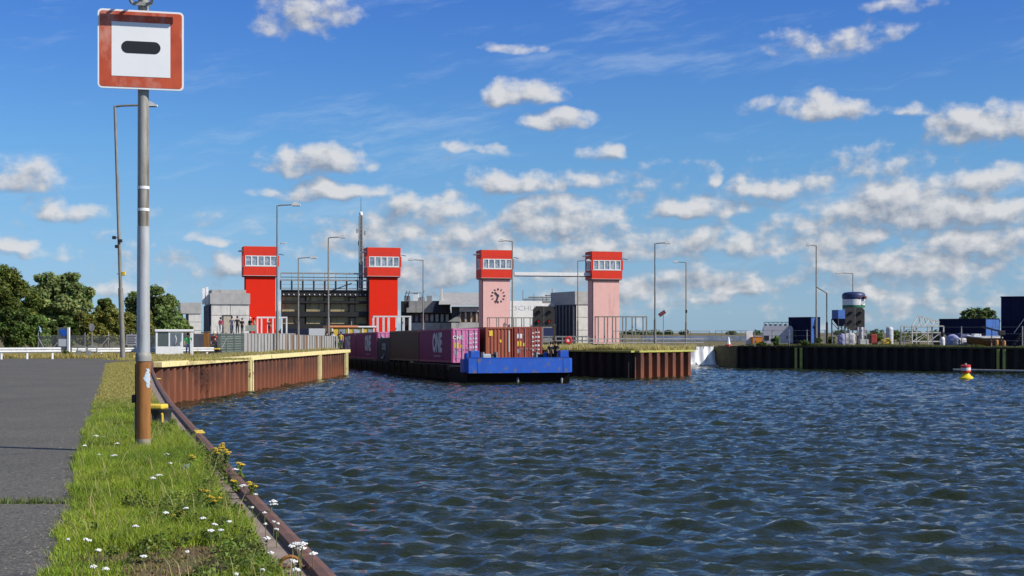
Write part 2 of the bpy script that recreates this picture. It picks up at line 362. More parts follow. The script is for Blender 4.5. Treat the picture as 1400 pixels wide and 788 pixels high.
# water surface: a real wave field
def wave_tile(n, L, seed, lam, wind, amp):
    r = np.random.default_rng(seed)
    k1 = np.fft.fftfreq(n, L / n) * 2 * np.pi; kx, ky = np.meshgrid(k1, k1, indexing='xy')
    k = np.hypot(kx, ky); k[0, 0] = 1
    kp = 2 * np.pi / lam
    S = np.exp(-.9 * (kp / k) ** 2) / k ** 3.2 * np.exp(-(k / 34.) ** 2)
    c = np.abs(kx * wind[0] + ky * wind[1]) / k
    S *= .12 + .88 * c ** 3; S[0, 0] = 0
    h = np.fft.ifft2(np.sqrt(S) * (r.normal(size=(n, n)) + 1j * r.normal(size=(n, n)))).real
    return h / h.std() * amp
def sample(tile, L, X, Y):
    n = tile.shape[0]; fx = X / L * n; fy = Y / L * n
    x0 = np.floor(fx).astype(int); y0 = np.floor(fy).astype(int); a = fx - x0; b = fy - y0
    g = lambda i, j: tile[j % n, i % n]
    return (g(x0, y0)*(1-a)*(1-b) + g(x0+1, y0)*a*(1-b) + g(x0, y0+1)*(1-a)*b + g(x0+1, y0+1)*a*b)
def water():
    ys = [-30., -5., 12., 18., 20.]
    while ys[-1] < 235: ys.append(ys[-1] + max(.15, .0034 * ys[-1]))
    ys += [300., 345.]
    xs = [-4.]
    while xs[-1] < 420: xs.append(xs[-1] + (.17 if xs[-1] < 18 else min(.34 if xs[-1] < 60 else 9., .17 + .03 * (xs[-1] - 18))))
    xl = [-4.]
    while xl[-1] > -75: xl.append(xl[-1] - (.19 if xl[-1] > -20 else 1.2))
    xs = np.array(xl[:0:-1] + xs); ys = np.array(ys)
    X, Y = np.meshgrid(xs, ys)
    a = R(24); ca, sa = math.cos(a), math.sin(a)
    h = sample(wave_tile(512, 46., 3, 1.6, (.22, .97), .032), 46., X, Y)
    h += sample(wave_tile(512, 33., 9, 1.1, (-.25, .97), .027), 33., X*ca - Y*sa, X*sa + Y*ca)
    h += sample(wave_tile(256, 83., 5, 6., (.5, .86), .032), 83., X, Y)
    V = np.stack([X, Y, WZ + h], -1).reshape(-1, 3)
    ny, nx = X.shape
    i = (np.arange(ny - 1)[:, None] * nx + np.arange(nx - 1)[None, :]).reshape(-1)
    Fq = np.stack([i, i + 1, i + nx + 1, i + nx], -1)
    o = raw_mesh('water', V, Fq, None, True)
    mt = bpy.data.materials.new('lock_water'); mt.use_nodes = True; nt = mt.node_tree; b = nt.nodes['Principled BSDF']
    b.inputs['Base Color'].default_value = (.017, .024, .010, 1); b.inputs['Roughness'].default_value = .06
    b.inputs['IOR'].default_value = 1.333
    geo = nt.nodes.new('ShaderNodeNewGeometry'); last = None
    for sc, st, dist in ((1.6, (1., 1.6, 1), .05), (5.0, (1., 1.5, 1), .022), (13., (1., 1.4, 1), .006)):
        mp = nt.nodes.new('ShaderNodeVectorMath'); mp.operation = 'MULTIPLY'; mp.inputs[1].default_value = st
        nt.links.new(geo.outputs['Position'], mp.inputs[0])
        n = nt.nodes.new('ShaderNodeTexNoise'); n.inputs['Scale'].default_value = sc; n.inputs['Detail'].default_value = 3
        n.inputs['Distortion'].default_value = .4
        nt.links.new(mp.outputs[0], n.inputs['Vector'])
        bp = nt.nodes.new('ShaderNodeBump'); bp.inputs['Distance'].default_value = dist; bp.inputs['Strength'].default_value = 1
        nt.links.new(n.outputs['Fac'], bp.inputs['Height'])
        if last is not None: nt.links.new(last, bp.inputs['Normal'])
        last = bp.outputs[0]
    nt.links.new(last, b.inputs['Normal']); o.data.materials.append(mt)
    tag(o, kind='structure')
def raw_mesh(name, V, Fq, mat=None, smooth=False, tint=None, parent=None):
    me = bpy.data.meshes.new(name); nv = len(V); nf, k = Fq.shape
    me.vertices.add(nv); me.vertices.foreach_set('co', np.ascontiguousarray(V, dtype=np.float32).ravel())
    me.loops.add(nf * k); me.loops.foreach_set('vertex_index', np.ascontiguousarray(Fq, dtype=np.int32).ravel())
    me.polygons.add(nf); me.polygons.foreach_set('loop_start', np.arange(0, nf * k, k, dtype=np.int32))
    me.update(calc_edges=True)
    if smooth: me.polygons.foreach_set('use_smooth', np.ones(nf, dtype=bool))
    if tint is not None:
        at = me.attributes.new('tint', 'FLOAT_COLOR', 'POINT')
        at.data.foreach_set('color', np.concatenate([tint, np.ones((nv, 1))], 1).astype(np.float32).ravel())
    if mat: me.materials.append(mat)
    return link(bpy.data.objects.new(name, me), parent)
water()

# asphalt
def asphalt():
    mt = bpy.data.materials.new('asphalt'); mt.use_nodes = True; nt = mt.node_tree; b = nt.nodes['Principled BSDF']
    b.inputs['Roughness'].default_value = .85; b.inputs['Specular IOR Level'].default_value = .3
    geo = nt.nodes.new('ShaderNodeNewGeometry')
    def ns(sc, det, st=(1, 1, 1), ro=.6):
        mp = nt.nodes.new('ShaderNodeVectorMath'); mp.operation = 'MULTIPLY'; mp.inputs[1].default_value = st
        nt.links.new(geo.outputs['Position'], mp.inputs[0])
        n = nt.nodes.new('ShaderNodeTexNoise'); n.inputs['Scale'].default_value = sc; n.inputs['Detail'].default_value = det
        n.inputs['Roughness'].default_value = ro; nt.links.new(mp.outputs[0], n.inputs[0]); return n.outputs['Fac']
    def ramp(f, a, bb, ca, cb_):
        n = nt.nodes.new('ShaderNodeMapRange'); n.inputs[1].default_value = a; n.inputs[2].default_value = bb; nt.links.new(f, n.inputs[0])
        x = nt.nodes.new('ShaderNodeMix'); x.data_type = 'RGBA'; nt.links.new(n.outputs[0], x.inputs[0])
        for s, v in ((x.inputs[6], ca), (x.inputs[7], cb_)):
            if isinstance(v, tuple): s.default_value = (*v, 1)
            else: nt.links.new(v, s)
        return x.outputs[2]
    c = ramp(ns(.35, 5), .35, .65, (.122, .112, .094), (.092, .086, .074))
    c = ramp(ns(38, 2), .54, .70, c, (.23, .22, .19))              # pale chippings
    c = ramp(ns(30, 2, (1.1, .9, 1)), .44, .34, c, (.045, .042, .038))
    c = ramp(ns(1.6, 6, (1, 1, 1), .7), .58, .70, c, (.058, .057, .058))
    nt.links.new(c, b.inputs['Base Color'])
    bp = nt.nodes.new('ShaderNodeBump'); bp.inputs['Distance'].default_value = .006
    nt.links.new(ns(70, 3), bp.inputs['Height']); nt.links.new(bp.outputs[0], b.inputs['Normal']); return mt
ASPH = asphalt()
ROAD_R = [tuple(G(a, b)[:2]) for a, b in ((80, 788), (105.6, 699), (117, 613), (129, 570), (143, 519), (147, 497.6))]
road_r = [(ROAD_R[0][0] + .29 * 25, ROAD_R[0][1] - 25)]
rr = random.Random(3)
for i in range(len(ROAD_R) - 1):                     # ragged, broken verge edge
    (x0, y0), (x1, y1) = ROAD_R[i], ROAD_R[i+1]; n = max(6, int((y1 - y0) / .35))
    for k in range(n):
        t = k / n; road_r.append((x0 + (x1-x0)*t + rr.uniform(-.07, .07), y0 + (y1-y0)*t))
JY = G(50, 690)[1]                                    # the cross joint with grass in it
def road_x(y):
    for a, b in zip(road_r, road_r[1:]):
        if a[1] <= y <= b[1]: return a[0] + (b[0]-a[0]) * (y-a[1]) / (b[1]-a[1])
    return road_r[-1][0]
far = [(-22.5, 80), (-23.6, 85), (-26, 88.5), (-75, 84)]
j0 = JY - .05
near_pts = [p for p in road_r if p[1] < j0 - .05] + [(road_x(j0), j0), (-75, j0 + .9), (-75, -20)]
far_pts = [(road_x(JY + .05), JY + .05)] + [p for p in road_r if p[1] > JY + .15] + far + [(-75, JY + .95)]
mb = MB(); mb.prism(near_pts, -.05, .012); mb.prism(far_pts, -.05, .010)
tag(mb.build('road', ASPH), kind='structure')

# raised lock platform on the left and its dry surface
pave = M('platform_paving', (.30, .29, .27), .9, c2=(.22, .21, .20), scale=.7, bump=.01)
mb = MB(); PL = [(-22.9, 111.8), (-24.2, 130), (-26, 152), (-27.2, 178), (-31.5, 203), (-62, 300), (-75, 300), (-39, 150), (-27.5, 113)]
mb.prism(PL, 0.0, 1.55)
tag(mb.build('platform_terrace', pave), kind='structure')

# ------------------------------------------------------------------ quay walls
def pile_mesh(name, mat, h, w=1.2, d=.34):
    prof = [(0, 0), (.10*w, 0), (.24*w, -d), (.60*w, -d), (.74*w, 0), (w, 0)]
    mb = MB(); n = len(prof)
    vs = [(x, y, -h) for x, y in prof] + [(x, y, 0) for x, y in prof]
    vs += [(x, y, -h + .38) for x, y in prof]
    f = [(i, i+1, 2*n+i+1, 2*n+i) for i in range(n-1)]; mb.add(vs, f, 1)
    mb.f += [(2*n+i, 2*n+i+1, n+i+1, n+i) for i in range(n-1)]; mb.mi += [0]*(n-1)
    mb.f += [(n, n+1, n+2, n+3, n+4, n+5)]; mb.mi += [0]
    return mb.mesh(name, [mat, algae])
def sheet_wall(name, label, A, B, mat, cap_mat, ztop=.0, w=1.2, cap_h=.26, cap_over=.30, d=.34, ladders=(), label_cat='quay wall', ladder_mat=None):
    A = Vector((*A, 0)); B = Vector((*B, 0)); L = (B - A).length; rz = math.atan2(B.y-A.y, B.x-A.x)
    t = thing(name, label, label_cat, (A.x, A.y, ztop), rz)
    me = pile_mesh('sheet_pile', mat, ztop + 4.2, w, d); n = max(1, round(L / w)); k = L / (n * w)
    for i in range(n): inst('sheet_pile', me, t, (i * w * k, -.02, -.06), 0, (k, 1, 1))
    nb = max(1, round(L / 7.5)); rj = random.Random(len(name))
    for i in range(nb):                                # capping beam in lengths
        mb = MB(); mb.bevbox(i*L/nb + .01, (i+1)*L/nb - .01, -d - cap_over + .12, .28, -cap_h, .035 + rj.uniform(-.008, .008), .02)
        mb.build('cap_beam', cap_mat, t)
    for s in ladders:
        for e in (-.32, .32):
            mb = MB(); mb.box(s + e - .13, s + e + .13, -d - .20, -d + .02, -ztop + WZ - .3, -cap_h); mb.build('ladder_rail', ladder_mat or cap_mat, t)
        mb = MB()
        for q in range(9): mb.box(s - .19, s + .19, -d - .13, -d - .08, WZ + .1 + q * .25, WZ + .14 + q * .25)
        mb.build('ladder_rungs', dark_steel, t)
    return t
sheet_wall('quay_wall', 'rusty sheet pile quay wall with a pale yellow cap left of the barge', C0, C1, rust_pile, yellow_cap, ladders=(20.2, 44.4, 57.3))
sheet_wall('quay_wall', 'dark shaded flank of the pier wall just right of the blue bow', PIER[0], PIER[1], shaded_pile, green_cap, ladders=(2.2,), cap_h=.13, cap_over=.22)
sheet_wall('quay_wall', 'sunlit rusty sheet pile end of the pier under the floodlight', PIER[1], PIER[2], rust_pile, green_cap, cap_h=.13, cap_over=.22, d=.42)
sheet_wall('quay_wall', 'long shade-darkened sheet pile quay wall behind the striped buoy', RW[0], RW[1], shaded_pile, M('mossy_cap', (.06, .065, .028), .9, c2=(.035, .035, .02), scale=4), ztop=.12, ladder_mat=green_cap, ladders=(8.0, 31.2), cap_h=.16, cap_over=.16)
sheet_wall('quay_wall', 'continuation of the shade-darkened quay wall past the right picture edge', RW[1], RW[2], shaded_pile, M('mossy_cap', (.06, .065, .028)), ztop=.12, cap_h=.16, cap_over=.16)
# near quay edge: concrete strip and rounded steel nosing, in lengths
t = thing('quay_edge', 'rusty steel nosing and worn concrete strip along the near grass verge', 'quay edge', (*EDGE[1], 0))
o0 = Vector((*EDGE[1], 0)); segs = []
for a, b in zip(EDGE, EDGE[1:]):
    a = Vector(a); b = Vector(b); n = max(1, round((b - a).length / 4.0))
    segs += [(a.lerp(b, i/n), a.lerp(b, (i+1)/n)) for i in range(n)]
for i, (a, b) in enumerate(segs):
    d = (b - a).normalized(); nn = Vector((-d.y, d.x))    # towards the land
    if nn.x > 0: nn = -nn
    a2 = a + d * .008; b2 = b - d * .008
    mb = MB(); prof = [(-.05, -.25), (-.05, .03), (-.02, .065), (.03, .075), (.09, .065), (.11, .02), (.11, -.2)]
    vs = []
    for q in (a2, b2): vs += [Vector((*(q + nn * s), z)) - o0 for s, z in prof]
    k = len(prof); mb.add(vs, [(j, j+1, k+j+1, k+j) for j in range(k-1)] + [tuple(range(k-1, -1, -1)), tuple(range(k, 2*k))])
    mb.build('steel_nosing', rust_edge, t)
    mb = MB(); vs = []
    for q in (a2, b2): vs += [Vector((*(q + nn * s), z)) - o0 for s, z in ((.112, -.3), (.112, .022), (.40, .016), (.40, -.3))]
    mb.add(vs, [(0,1,5,4),(1,2,6,5),(2,3,7,6),(3,2,1,0),(4,5,6,7)]); mb.build('concrete_strip', edge_conc, t)
mb = MB()
for a, b in zip(EDGE, EDGE[1:]): mb.add([Vector((*a, -.2))-o0, Vector((*b, -.2))-o0, Vector((*b, -5))-o0, Vector((*a, -5))-o0], [(0, 1, 2, 3)])
mb.build('face', rust_pile, t)
for px, py in ((275, 597), (218, 521)):                    # yellow painted notches on the nosing
    g = G(px, py); mb = MB(); mb.bevbox(-.10, .04, -.28, .28, .066, .088, .006)
    o = mb.build('painted_notch', yellow_p, t); o.location = Vector((g.x, g.y, 0)) - o0; o.rotation_euler = (0, 0, .28)

# ------------------------------------------------------------------ the signal mast in front
post = thing('sign_post', 'tall weathered steel post with rust brown foot carrying the square sign', 'post', G(196, 619.5))
PX0, PY0 = post.location.x, post.location.y
def zpost(py): return PZ(py, PY0)
r0 = .098
mb = MB(); mb.tube([(0, 0, -.1), (0, 0, zpost(600))], [r0*1.05, r0*1.04], 24); mb.build('foot', post_base, post, True)
mb = MB(); mb.tube([(0, 0, zpost(600)), (0, 0, zpost(492))], r0, 24); mb.build('rusty_sleeve', rust_post, post, True)
mb = MB(); mb.lathe([(r0*1.10, zpost(494)), (r0*1.12, zpost(488)), (r0*1.06, zpost(484)), (r0*.9, zpost(482))], 24); mb.build('collar', post_grey, post, True)
mb = MB(); mb.tube([(0, 0, zpost(486)), (0, 0, zpost(310))], [r0*.92, r0*.83], 24); mb.build('middle_tube', post_pale, post, True)
mb = MB(); mb.tube([(0, 0, zpost(310)), (0, 0, zpost(-45))], [r0*.80, r0*.72], 24); mb.build('upper_tube', post_grey, post, True)
for py in (257, 287):
    mb = MB(); mb.tube([(0, 0, zpost(py + 2)), (0, 0, zpost(py - 2))], r0*.83, 24, cap=False); mb.build('pale_band', white_paint, post)
mb = MB(); mb.tube([(-.112, .03, -.05), (-.112, .03, zpost(498))], .012, 8); mb.build('cable_conduit', black_rub, post)
mb = MB(); mb.bevbox(-.16, -.10, -.02, .08, zpost(551), zpost(540), .01); mb.build('junction_box', black_rub, post)
mb = MB(); mb.box(-.108, -.098, -.052, -.04, zpost(588), zpost(560)); mb.build('conduit_strip', galv, post)
mb = MB()                                               # scuffed pale blue paint patch
rp = random.Random(5)
vs = []; fs = []
for i in range(11):
    zz = zpost(530) + (zpost(504) - zpost(530)) * i / 10; wid = .55 * math.sin(math.pi * (i + .6) / 11.2)**.5 * rp.uniform(.55, 1.15); sh_ = rp.uniform(-.14, .14)
    for j in range(5):
        wid2 = wid * 2.0; a = -.66 + sh_ - wid2/2 + wid2 * j / 4
        vs.append(((r0 + .003) * math.cos(a), (r0 + .003) * math.sin(a), zz))
for i in range(10):
    for j in range(4): fs.append((i*5+j, i*5+j+1, i*5+j+6, i*5+j+5))
mb.add(vs, fs); mb.build('paint_patch', M('patch_blue', (.42, .50, .58), .7, c2=(.30, .30, .28), scale=18, lo=.5, hi=.62), post)
# the square sign itself, fixed to the post
SR = .2527                                              # its face is turned a little to the left
sign = thing('square_sign', 'weathered square red bordered sign with a black bar on white', 'sign', (PX0 - .0, PY0 - .12, zpost(71)), SR)
W = 1.135
def rounded(w, h, r, n=5):
    pts = []
    for cx, cz, a0 in ((w/2-r, h/2-r, 0), (-w/2+r, h/2-r, 90), (-w/2+r, -h/2+r, 180), (w/2-r, -h/2+r, 270)):
        for k in range(n + 1):
            a = R(a0 + 90 * k / n); pts.append((cx + r * math.cos(a), cz + r * math.sin(a)))
    return pts
H = 1.075
mb = MB(); mb.xprism(rounded(W, H, .06), -.012, .012); mb.build('backing_plate', sign_white, sign)
mb = MB(); mb.xprism(rounded(W - .05, H - .05, .04), -.0165, -.0125); mb.build('red_border', sign_red, sign)
iw, ih = .775, .735
mb = MB(); mb.box(-iw/2, iw/2, -.0205, -.017, -ih/2, ih/2); mb.build('white_field', sign_white, sign)
mb = MB(); mb.xprism(rounded(.515, .165, .082, 8), -.0245, -.021); o = mb.build('black_bar', sign_black, sign); o.location.z = .03
for zz in (-.3, .3): MB().box(-.40, .40, .014, .05, zz - .03, zz + .03).build('rear_clamp', galv, sign)
lamp = thing('sign_lamp', 'hooded strip lamp on a bracket above the square sign', 'lamp', (PX0, PY0 - .12, zpost(71)), SR)
mb = MB(); mb.bevbox(-.16, .80, -.34, -.28, .73, .83, .012); mb.build('lamp_hood', galv, lamp)
mb = MB(); mb.bar((-.05, .1, .80), (-.05, -.30, .845), .03); mb.bar((.12, .1, .80), (.12, -.30, .845), .03); mb.bar((-.12, .02, .635), (.13, .02, .635), .03, .05); mb.bar((-.12,.02,.635),(-.16,-.04,.70),.03); mb.bar((.13,.02,.635),(.15,-.05,.70),.03)
mb.build('bracket', galv, lamp)

# ------------------------------------------------------------------ bollard on the near quay
def bollard(name, label, loc, rz, s=1.0, group=None):
    t = thing(name, label, 'bollard', loc, rz, group)
    mb = MB(); mb.lathe([(.25*s, -.05), (.25*s, .03*s), (.20*s, .06*s), (.17*s, .14*s), (.18*s, .24*s), (.21*s, .30*s), (.21*s, .315*s)], 20, (.04*s, 0, 0)); mb.build('body', black_rub, t, True)
    mb = MB(); mb.bevbox(-.30*s, .12*s, -.17*s, .17*s, .316*s, .40*s, .025*s); mb.build('cap', yellow_p, t)
    return t
b = bollard('mooring_bollard', 'black iron mooring bollard with yellow cap half behind the signal post', G(217, 584), -.1, 1.0)
mb = MB(); mb.tube([(.17, -.30, -.03), (.17, -.30, .24)], .022, 8); mb.tube([(.17, -.30, .24), (.15, -.26, .245)], .02, 8); mb.build('yellow_stub', yellow_p, b)
bollard('mooring_bollard', 'pale yellow bollard carrying the seated person on the far quay', G(298, 485.5), .1, 1.25)
bollard('mooring_bollard', 'small yellow bollard in the dry grass on the far left quay end', P(402, 480, 127) * 1, .1, 1.4).location.z = 0

# ------------------------------------------------------------------ street lamps
def street_lamp(label, px, ptop, Y, arm_px, base_z=0.0, r=.085, lean=0.0, ext=None, double=False, base=True):
    x = PX(px, Y); h = PZ(ptop, Y) - base_z
    t = thing('street_lamp', label, 'street lamp', (x, Y, base_z), 0, 'tall street lamps around the lock')
    top = Vector((lean, 0, h)); a = arm_px * Y / F; sg = 1 if a > 0 else -1
    mb = MB(); mb.tube([(-lean*.28*.1/(h*.28), 0, -.1), (lean*.28, 0, h*.28)], r*1.45, 12); mb.build('lower_pole', lamp_pole, t, True)
    mb = MB(); mb.tube([(lean*.28, 0, h*.28), top], [r*1.05, r*.75], 12); mb.build('upper_pole', lamp_pole, t, True)
    mb = MB(); mb.tube([top + Vector((0, 0, -.05)), top + Vector((a*.15, 0, .01)), top + Vector((a*.72, 0, .06))], r*.62, 8); mb.build('arm', lamp_pole, t, True)
    hd = bpy.data.objects.new('lamp_head', None); link(hd, t); hd.location = top + Vector((a*.62, 0, .02))
    hl = abs(a) * .38
    mb = MB(); mb.xprism([(0, .0), (sg*hl*.2, .22), (sg*hl*.6, .26), (sg*hl, .04), (sg*hl, -.05), (0, -.05)][::sg], -.16, .16); mb.build('shell', lamp_head, hd)
    mb = MB(); mb.box(min(.1*hl*sg, .95*hl*sg), max(.1*hl*sg, .95*hl*sg), -.13, .13, -.09, -.042); mb.build('lens', glass_office, hd)
    return t, h, top
L1, h1, top1 = street_lamp('leaning street lamp with small cameras beside the square sign post', 168, 145, 88.5, 58, r=.11, lean=PX(157, 88.5) - PX(168, 88.5))
def on_lamp(L, f, top): return Vector((top.x * f, 0, top.z * f))
for dz, dx in ((7.55, -.25), (7.35, .12), (7.0, -.1)):
    p = on_lamp(L1, dz / h1, top1); mb = MB(); mb.bevbox(p.x+dx-.12, p.x+dx+.12, -.25, -.1, dz-.1, dz+.1, .03); mb.build('camera', black_rub, L1)
    mb = MB(); mb.bar((p.x, -.05, dz), (p.x+dx, -.17, dz), .04); mb.build('camera_arm', dark_steel, L1)
p = on_lamp(L1, 5.3 / h1, top1); mb = MB(); mb.bevbox(p.x+.12, p.x+.34, -.08, .08, 5.2, 5.45, .03); mb.bar((p.x-.2, 0, 5.3), (p.x+.2, 0, 5.3), .05); mb.build('warning_light', yellow_p, L1)
L2, h2, _ = street_lamp('tallest street lamp in front of the leftmost red tower', 379, 281, 119, 32)
mb = MB(); mb.bar((0, 0, 9.1), (.75, 0, 9.12), .07); mb.box(.35, .75, -.1, .1, 9.1, 9.2); mb.build('side_light', lamp_head, L2)
street_lamp('short looking street lamp before the dark lift gate', 408.0, 353, 168, 26, 0)
street_lamp('street lamp at the end of the grey ribbed wall before the gate', 449, 325, 146, 24)
street_lamp('street lamp pointing left beside the right red tower', 578.5, 356, 188, -21)
street_lamp('street lamp at the right edge of the clock tower', 700.5, 330, 165, -19)
street_lamp('street lamp between the two pink towers', 790, 357, 205, 18)
street_lamp('tall street lamp standing on the grassy pier', 895.5, 333, 141, 21)
L9, h9, _ = street_lamp('street lamp pointing left behind the white dam', 938, 359, 190, -18)
mb = MB(); mb.bevbox(-.12, .14, -.2, 0, 4.3, 4.7, .04); mb.build('speaker', black_rub, L9)
street_lamp('tall street lamp on the right quay beside the bent pole', 1116, 336, 163, -14, .12)
street_lamp('street lamp rising behind the striped silo', 1166, 374, 205, -24, .12)

# ------------------------------------------------------------------ towers
def text_mesh(body, size, mat, name, bold=0.0, ext=.01, sx=1.0, sz=1.0):
    cu = bpy.data.curves.new(name, 'FONT'); cu.body = body; cu.size = size; cu.align_x = 'CENTER'; cu.align_y = 'CENTER'
    cu.extrude = ext; cu.offset = bold; cu.resolution_u = 2
    ob = bpy.data.objects.new('tmp_text', cu); link(ob)
    me = bpy.data.meshes.new_from_object(ob.evaluated_get(bpy.context.evaluated_depsgraph_get()))
    bpy.data.objects.remove(ob); bpy.data.curves.remove(cu); me.name = name
    me.transform(Matrix.Diagonal((sx, sz, 1, 1))); me.transform(Matrix.Rotation(R(90), 4, 'X'))
    me.materials.clear(); me.materials.append(mat); return me
curtain = M('curtain', (.45, .46, .47), .9, c2=(.25, .26, .28), scale=4, stretch=(1, 1, .2))
def tower(label, pxc, ptop, Y, shaft_mat, base_z, clock=False):
    t = thing('lock_tower', label, 'tower', (PX(pxc, Y), Y, base_z), LA)
    top = PZ(ptop, Y) - base_z; hb = top - 4.12; hw, hd = 2.40, 3.1; sw, sd = 2.06, 2.5
    mb = MB(); mb.box(-sw, sw, 0, sd*1.0, -.1, hb); mb.build('shaft', shaft_mat, t)
    y0, y1 = -.35, -.35 + hd
    mb = MB(); mb.box(-hw, hw, y0, y1, hb, hb + 1.30); mb.build('lower_panel', red_paint, t)
    mb = MB(); mb.box(-hw + .08, hw - .08, y0 + .08, y1 - .08, hb - .12, hb - .003); mb.build('shadow_joint', dark_steel, t)
    mb = MB(); mb.box(-hw, hw, y0, y1, hb + 2.85, hb + 3.20); mb.box(-hw, hw, y0, y1, hb + 3.24, top); mb.build('upper_panel', red_paint, t)
    mb = MB(); mb.box(-hw + .03, hw - .03, y0 + .03, y1 - .03, hb + 3.2, hb + 3.24); mb.box(-hw - .02, hw + .02, y0 - .02, y1 + .02, hb + 1.302, hb + 1.35)
    mb.box(-hw - .03, hw + .03, y0 - .03, y1 + .03, hb + .003, hb + .07); mb.build('pale_trim', trim_pale, t)
    mb = MB()
    for sx in (-1, 1): mb.box(sx*hw - .14, sx*hw + .14, y0 + .004, y0 + .28, hb + 1.351, hb + 2.849)
    mb.box(-hw, hw, y1 - .4, y1 - .004, hb + 1.351, hb + 2.849); mb.build('corner_panel', red_paint, t)
    n = 5; x0, x1 = -hw + .22, hw - .22; ww = (x1 - x0) / n
    for i in range(n):
        wx = x0 + i * ww
        wnd = MB().box(wx + .09, wx + ww - .09, y0 + .06, y0 + .09, hb + 1.50, hb + 2.72).build('window', glass_office, t)
        MB().box(wx + .001, wx + .09, y0 - .02, y0 + .14, hb + 1.36, hb + 2.84).box(wx + ww - .09, wx + ww - .001, y0 - .02, y0 + .14, hb + 1.36, hb + 2.84) \
            .box(wx + .09, wx + ww - .09, y0 - .02, y0 + .14, hb + 1.36, hb + 1.5).box(wx + .09, wx + ww - .09, y0 - .02, y0 + .14, hb + 2.72, hb + 2.84).build('frame', white_paint, wnd)
        MB().box(wx + .15, wx + ww * (.35 + .12 * ((i * 7 + int(pxc)) % 4)), y0 + .2, y0 + .22, hb + 1.4, hb + 2.7).build('curtain', curtain, wnd)
    for i in range(3):
        yy = y0 + .3 + i * .78
        wnd = MB().box(-hw + .06, -hw + .09, yy, yy + .70, hb + 1.5, hb + 2.72).build('window', glass_office, t)
        MB().box(-hw - .01, -hw + .12, yy - .05, yy + .001, hb + 1.36, hb + 2.84).box(-hw - .01, -hw + .12, yy + .70, yy + .73, hb + 1.36, hb + 2.84).box(-hw - .01, -hw + .12, yy, yy + .70, hb + 1.36, hb + 1.5).box(-hw - .01, -hw + .12, yy, yy + .70, hb + 2.72, hb + 2.84).build('frame', white_paint, wnd)
    MB().box(-hw + .15, hw - .15, y0 + .35, y1 - .41, hb + 1.352, hb + 2.848).build('room_core', M('room_dark', (.07, .075, .08), .9), t)
    MB().box(-hw - .55, -hw - .003, y0 + .5, y1 - .3, hb + 3.45, hb + 3.62).build('side_canopy', white_paint, t)
    MB().box(-hw + .1, hw - .1, y0 + .1, y1 - .1, top, top + .06).build('roof', metal_clad, t)
    MB().tube([(hw + .05, y0 - .05, hb + 3.1), (hw + .75, y0 - .25, hb + 2.95)], .05, 6).build('light_arm', dark_steel, t)
    MB().tube([(-sw - .06, .05, -.1), (-sw - .06, .05, hb - .1)], .05, 6).build('downpipe', dark_steel, t)
    if clock:
        ck = bpy.data.objects.new('clock', None); link(ck, t); ck.location = ((PX(681, Y) - PX(pxc, Y)) / math.cos(LA), -.02, PZ(404.5, Y) - base_z)
        for k in range(12):
            a = R(30 * k); c, s_ = math.sin(a), math.cos(a); m_ = MB(); rr0, rr1 = .82, 1.08; w_ = .065 if k % 3 else .09
            m_.add([(c*r + s_*w_*q, yy, s_*r - c*w_*q) for r, q in ((rr0, -1), (rr0, 1), (rr1, 1), (rr1, -1)) for yy in (-.05, .0)],
                   [(0, 2, 4, 6), (7, 5, 3, 1), (0, 1, 3, 2), (2, 3, 5, 4), (4, 5, 7, 6), (6, 7, 1, 0)]); m_.build('hour_mark', navy_panel, ck)
        def hand(deg, l, w_, y_):
            a = R(deg); m_ = MB(); m_.bar((-.18*math.sin(a), y_, -.18*math.cos(a)), (l*math.sin(a), y_, l*math.cos(a)), .035, w_); m_.build('clock_hand', navy_panel, ck)
        hand(317, .72, .17, -.07); hand(194, 1.02, .13, -.10)
    return t
T = [tower('leftmost red lock tower with white cabin windows', 356.5, 337.5, 200, shaft_red, 1.55),
     tower('right red lock tower beside the lattice radio mast', 524.5, 339, 203.4, shaft_red, 0.0),
     tower('pink lock tower with the big wall clock', 679, 342.5, 208.8, pink_paint, 0.0, True),
     tower('rightmost pink lock tower with no clock', 829, 344.5, 212.6, pink_paint, 0.0)]

# beam between the pink towers
A = P(703, 374.5, 209.5); B = P(809, 375.5, 212.5)
t = thing('tower_link_beam', 'thin white beam spanning between the two pink towers', 'beam', A)
mb = MB(); mb.bar((0, 0, 0), B - A, .45, .50); mb.build('beam', white_paint, t)
mb = MB(); mb.bar(Vector((0, 0, -.33)), B - A + Vector((0, 0, -.33)), .12, .12); mb.build('cable_tray', dark_steel, t)

# radio mast
p = P(493.5, 420, 207); t = thing('radio_mast', 'grey antenna mast with a long whip behind the right red tower', 'mast', (p.x, 207, 0))
zt = PZ(296, 207); rng2 = random.Random(2)
for sx, sy in ((-.22, -.2), (.22, -.2), (0, .22)): MB().tube([(sx, sy, 0), (sx*.9, sy*.9, zt)], .12, 6).build('leg', galv, t)
mb = MB(); zz = 0.2
while zz < zt - .5:
    for (a, b) in (((-.2, -.18), (.2, -.18)), ((.2, -.18), (0, .2)), ((0, .2), (-.2, -.18))): mb.bar((*a, zz), (*b, zz + .5), .05)
    zz += .55
mb.build('lattice', galv, t)
MB().tube([(0, 0, zt), (0, 0, PZ(270, 207))], [.05, .02], 6).build('whip_antenna', dark_steel, t)
MB().lathe([(.05, 0), (.26, .15), (.30, .4), (.2, .62), (.05, .7)], 12, (0, 0, zt)).build('radome', white_paint, t, True)
for (py, dx) in ((316, -.55), (319, .6), (340, .35), (331, .2), (350, .25), (333, -.3)):
    mb = MB(); mb.bar((0, 0, PZ(py, 207)), (dx, -.1, PZ(py, 207)), .06); mb.bevbox(dx-.1, dx+.1, -.25, 0, PZ(py, 207)-.3, PZ(py, 207)+.35, .04); mb.build('antenna', galv, t)

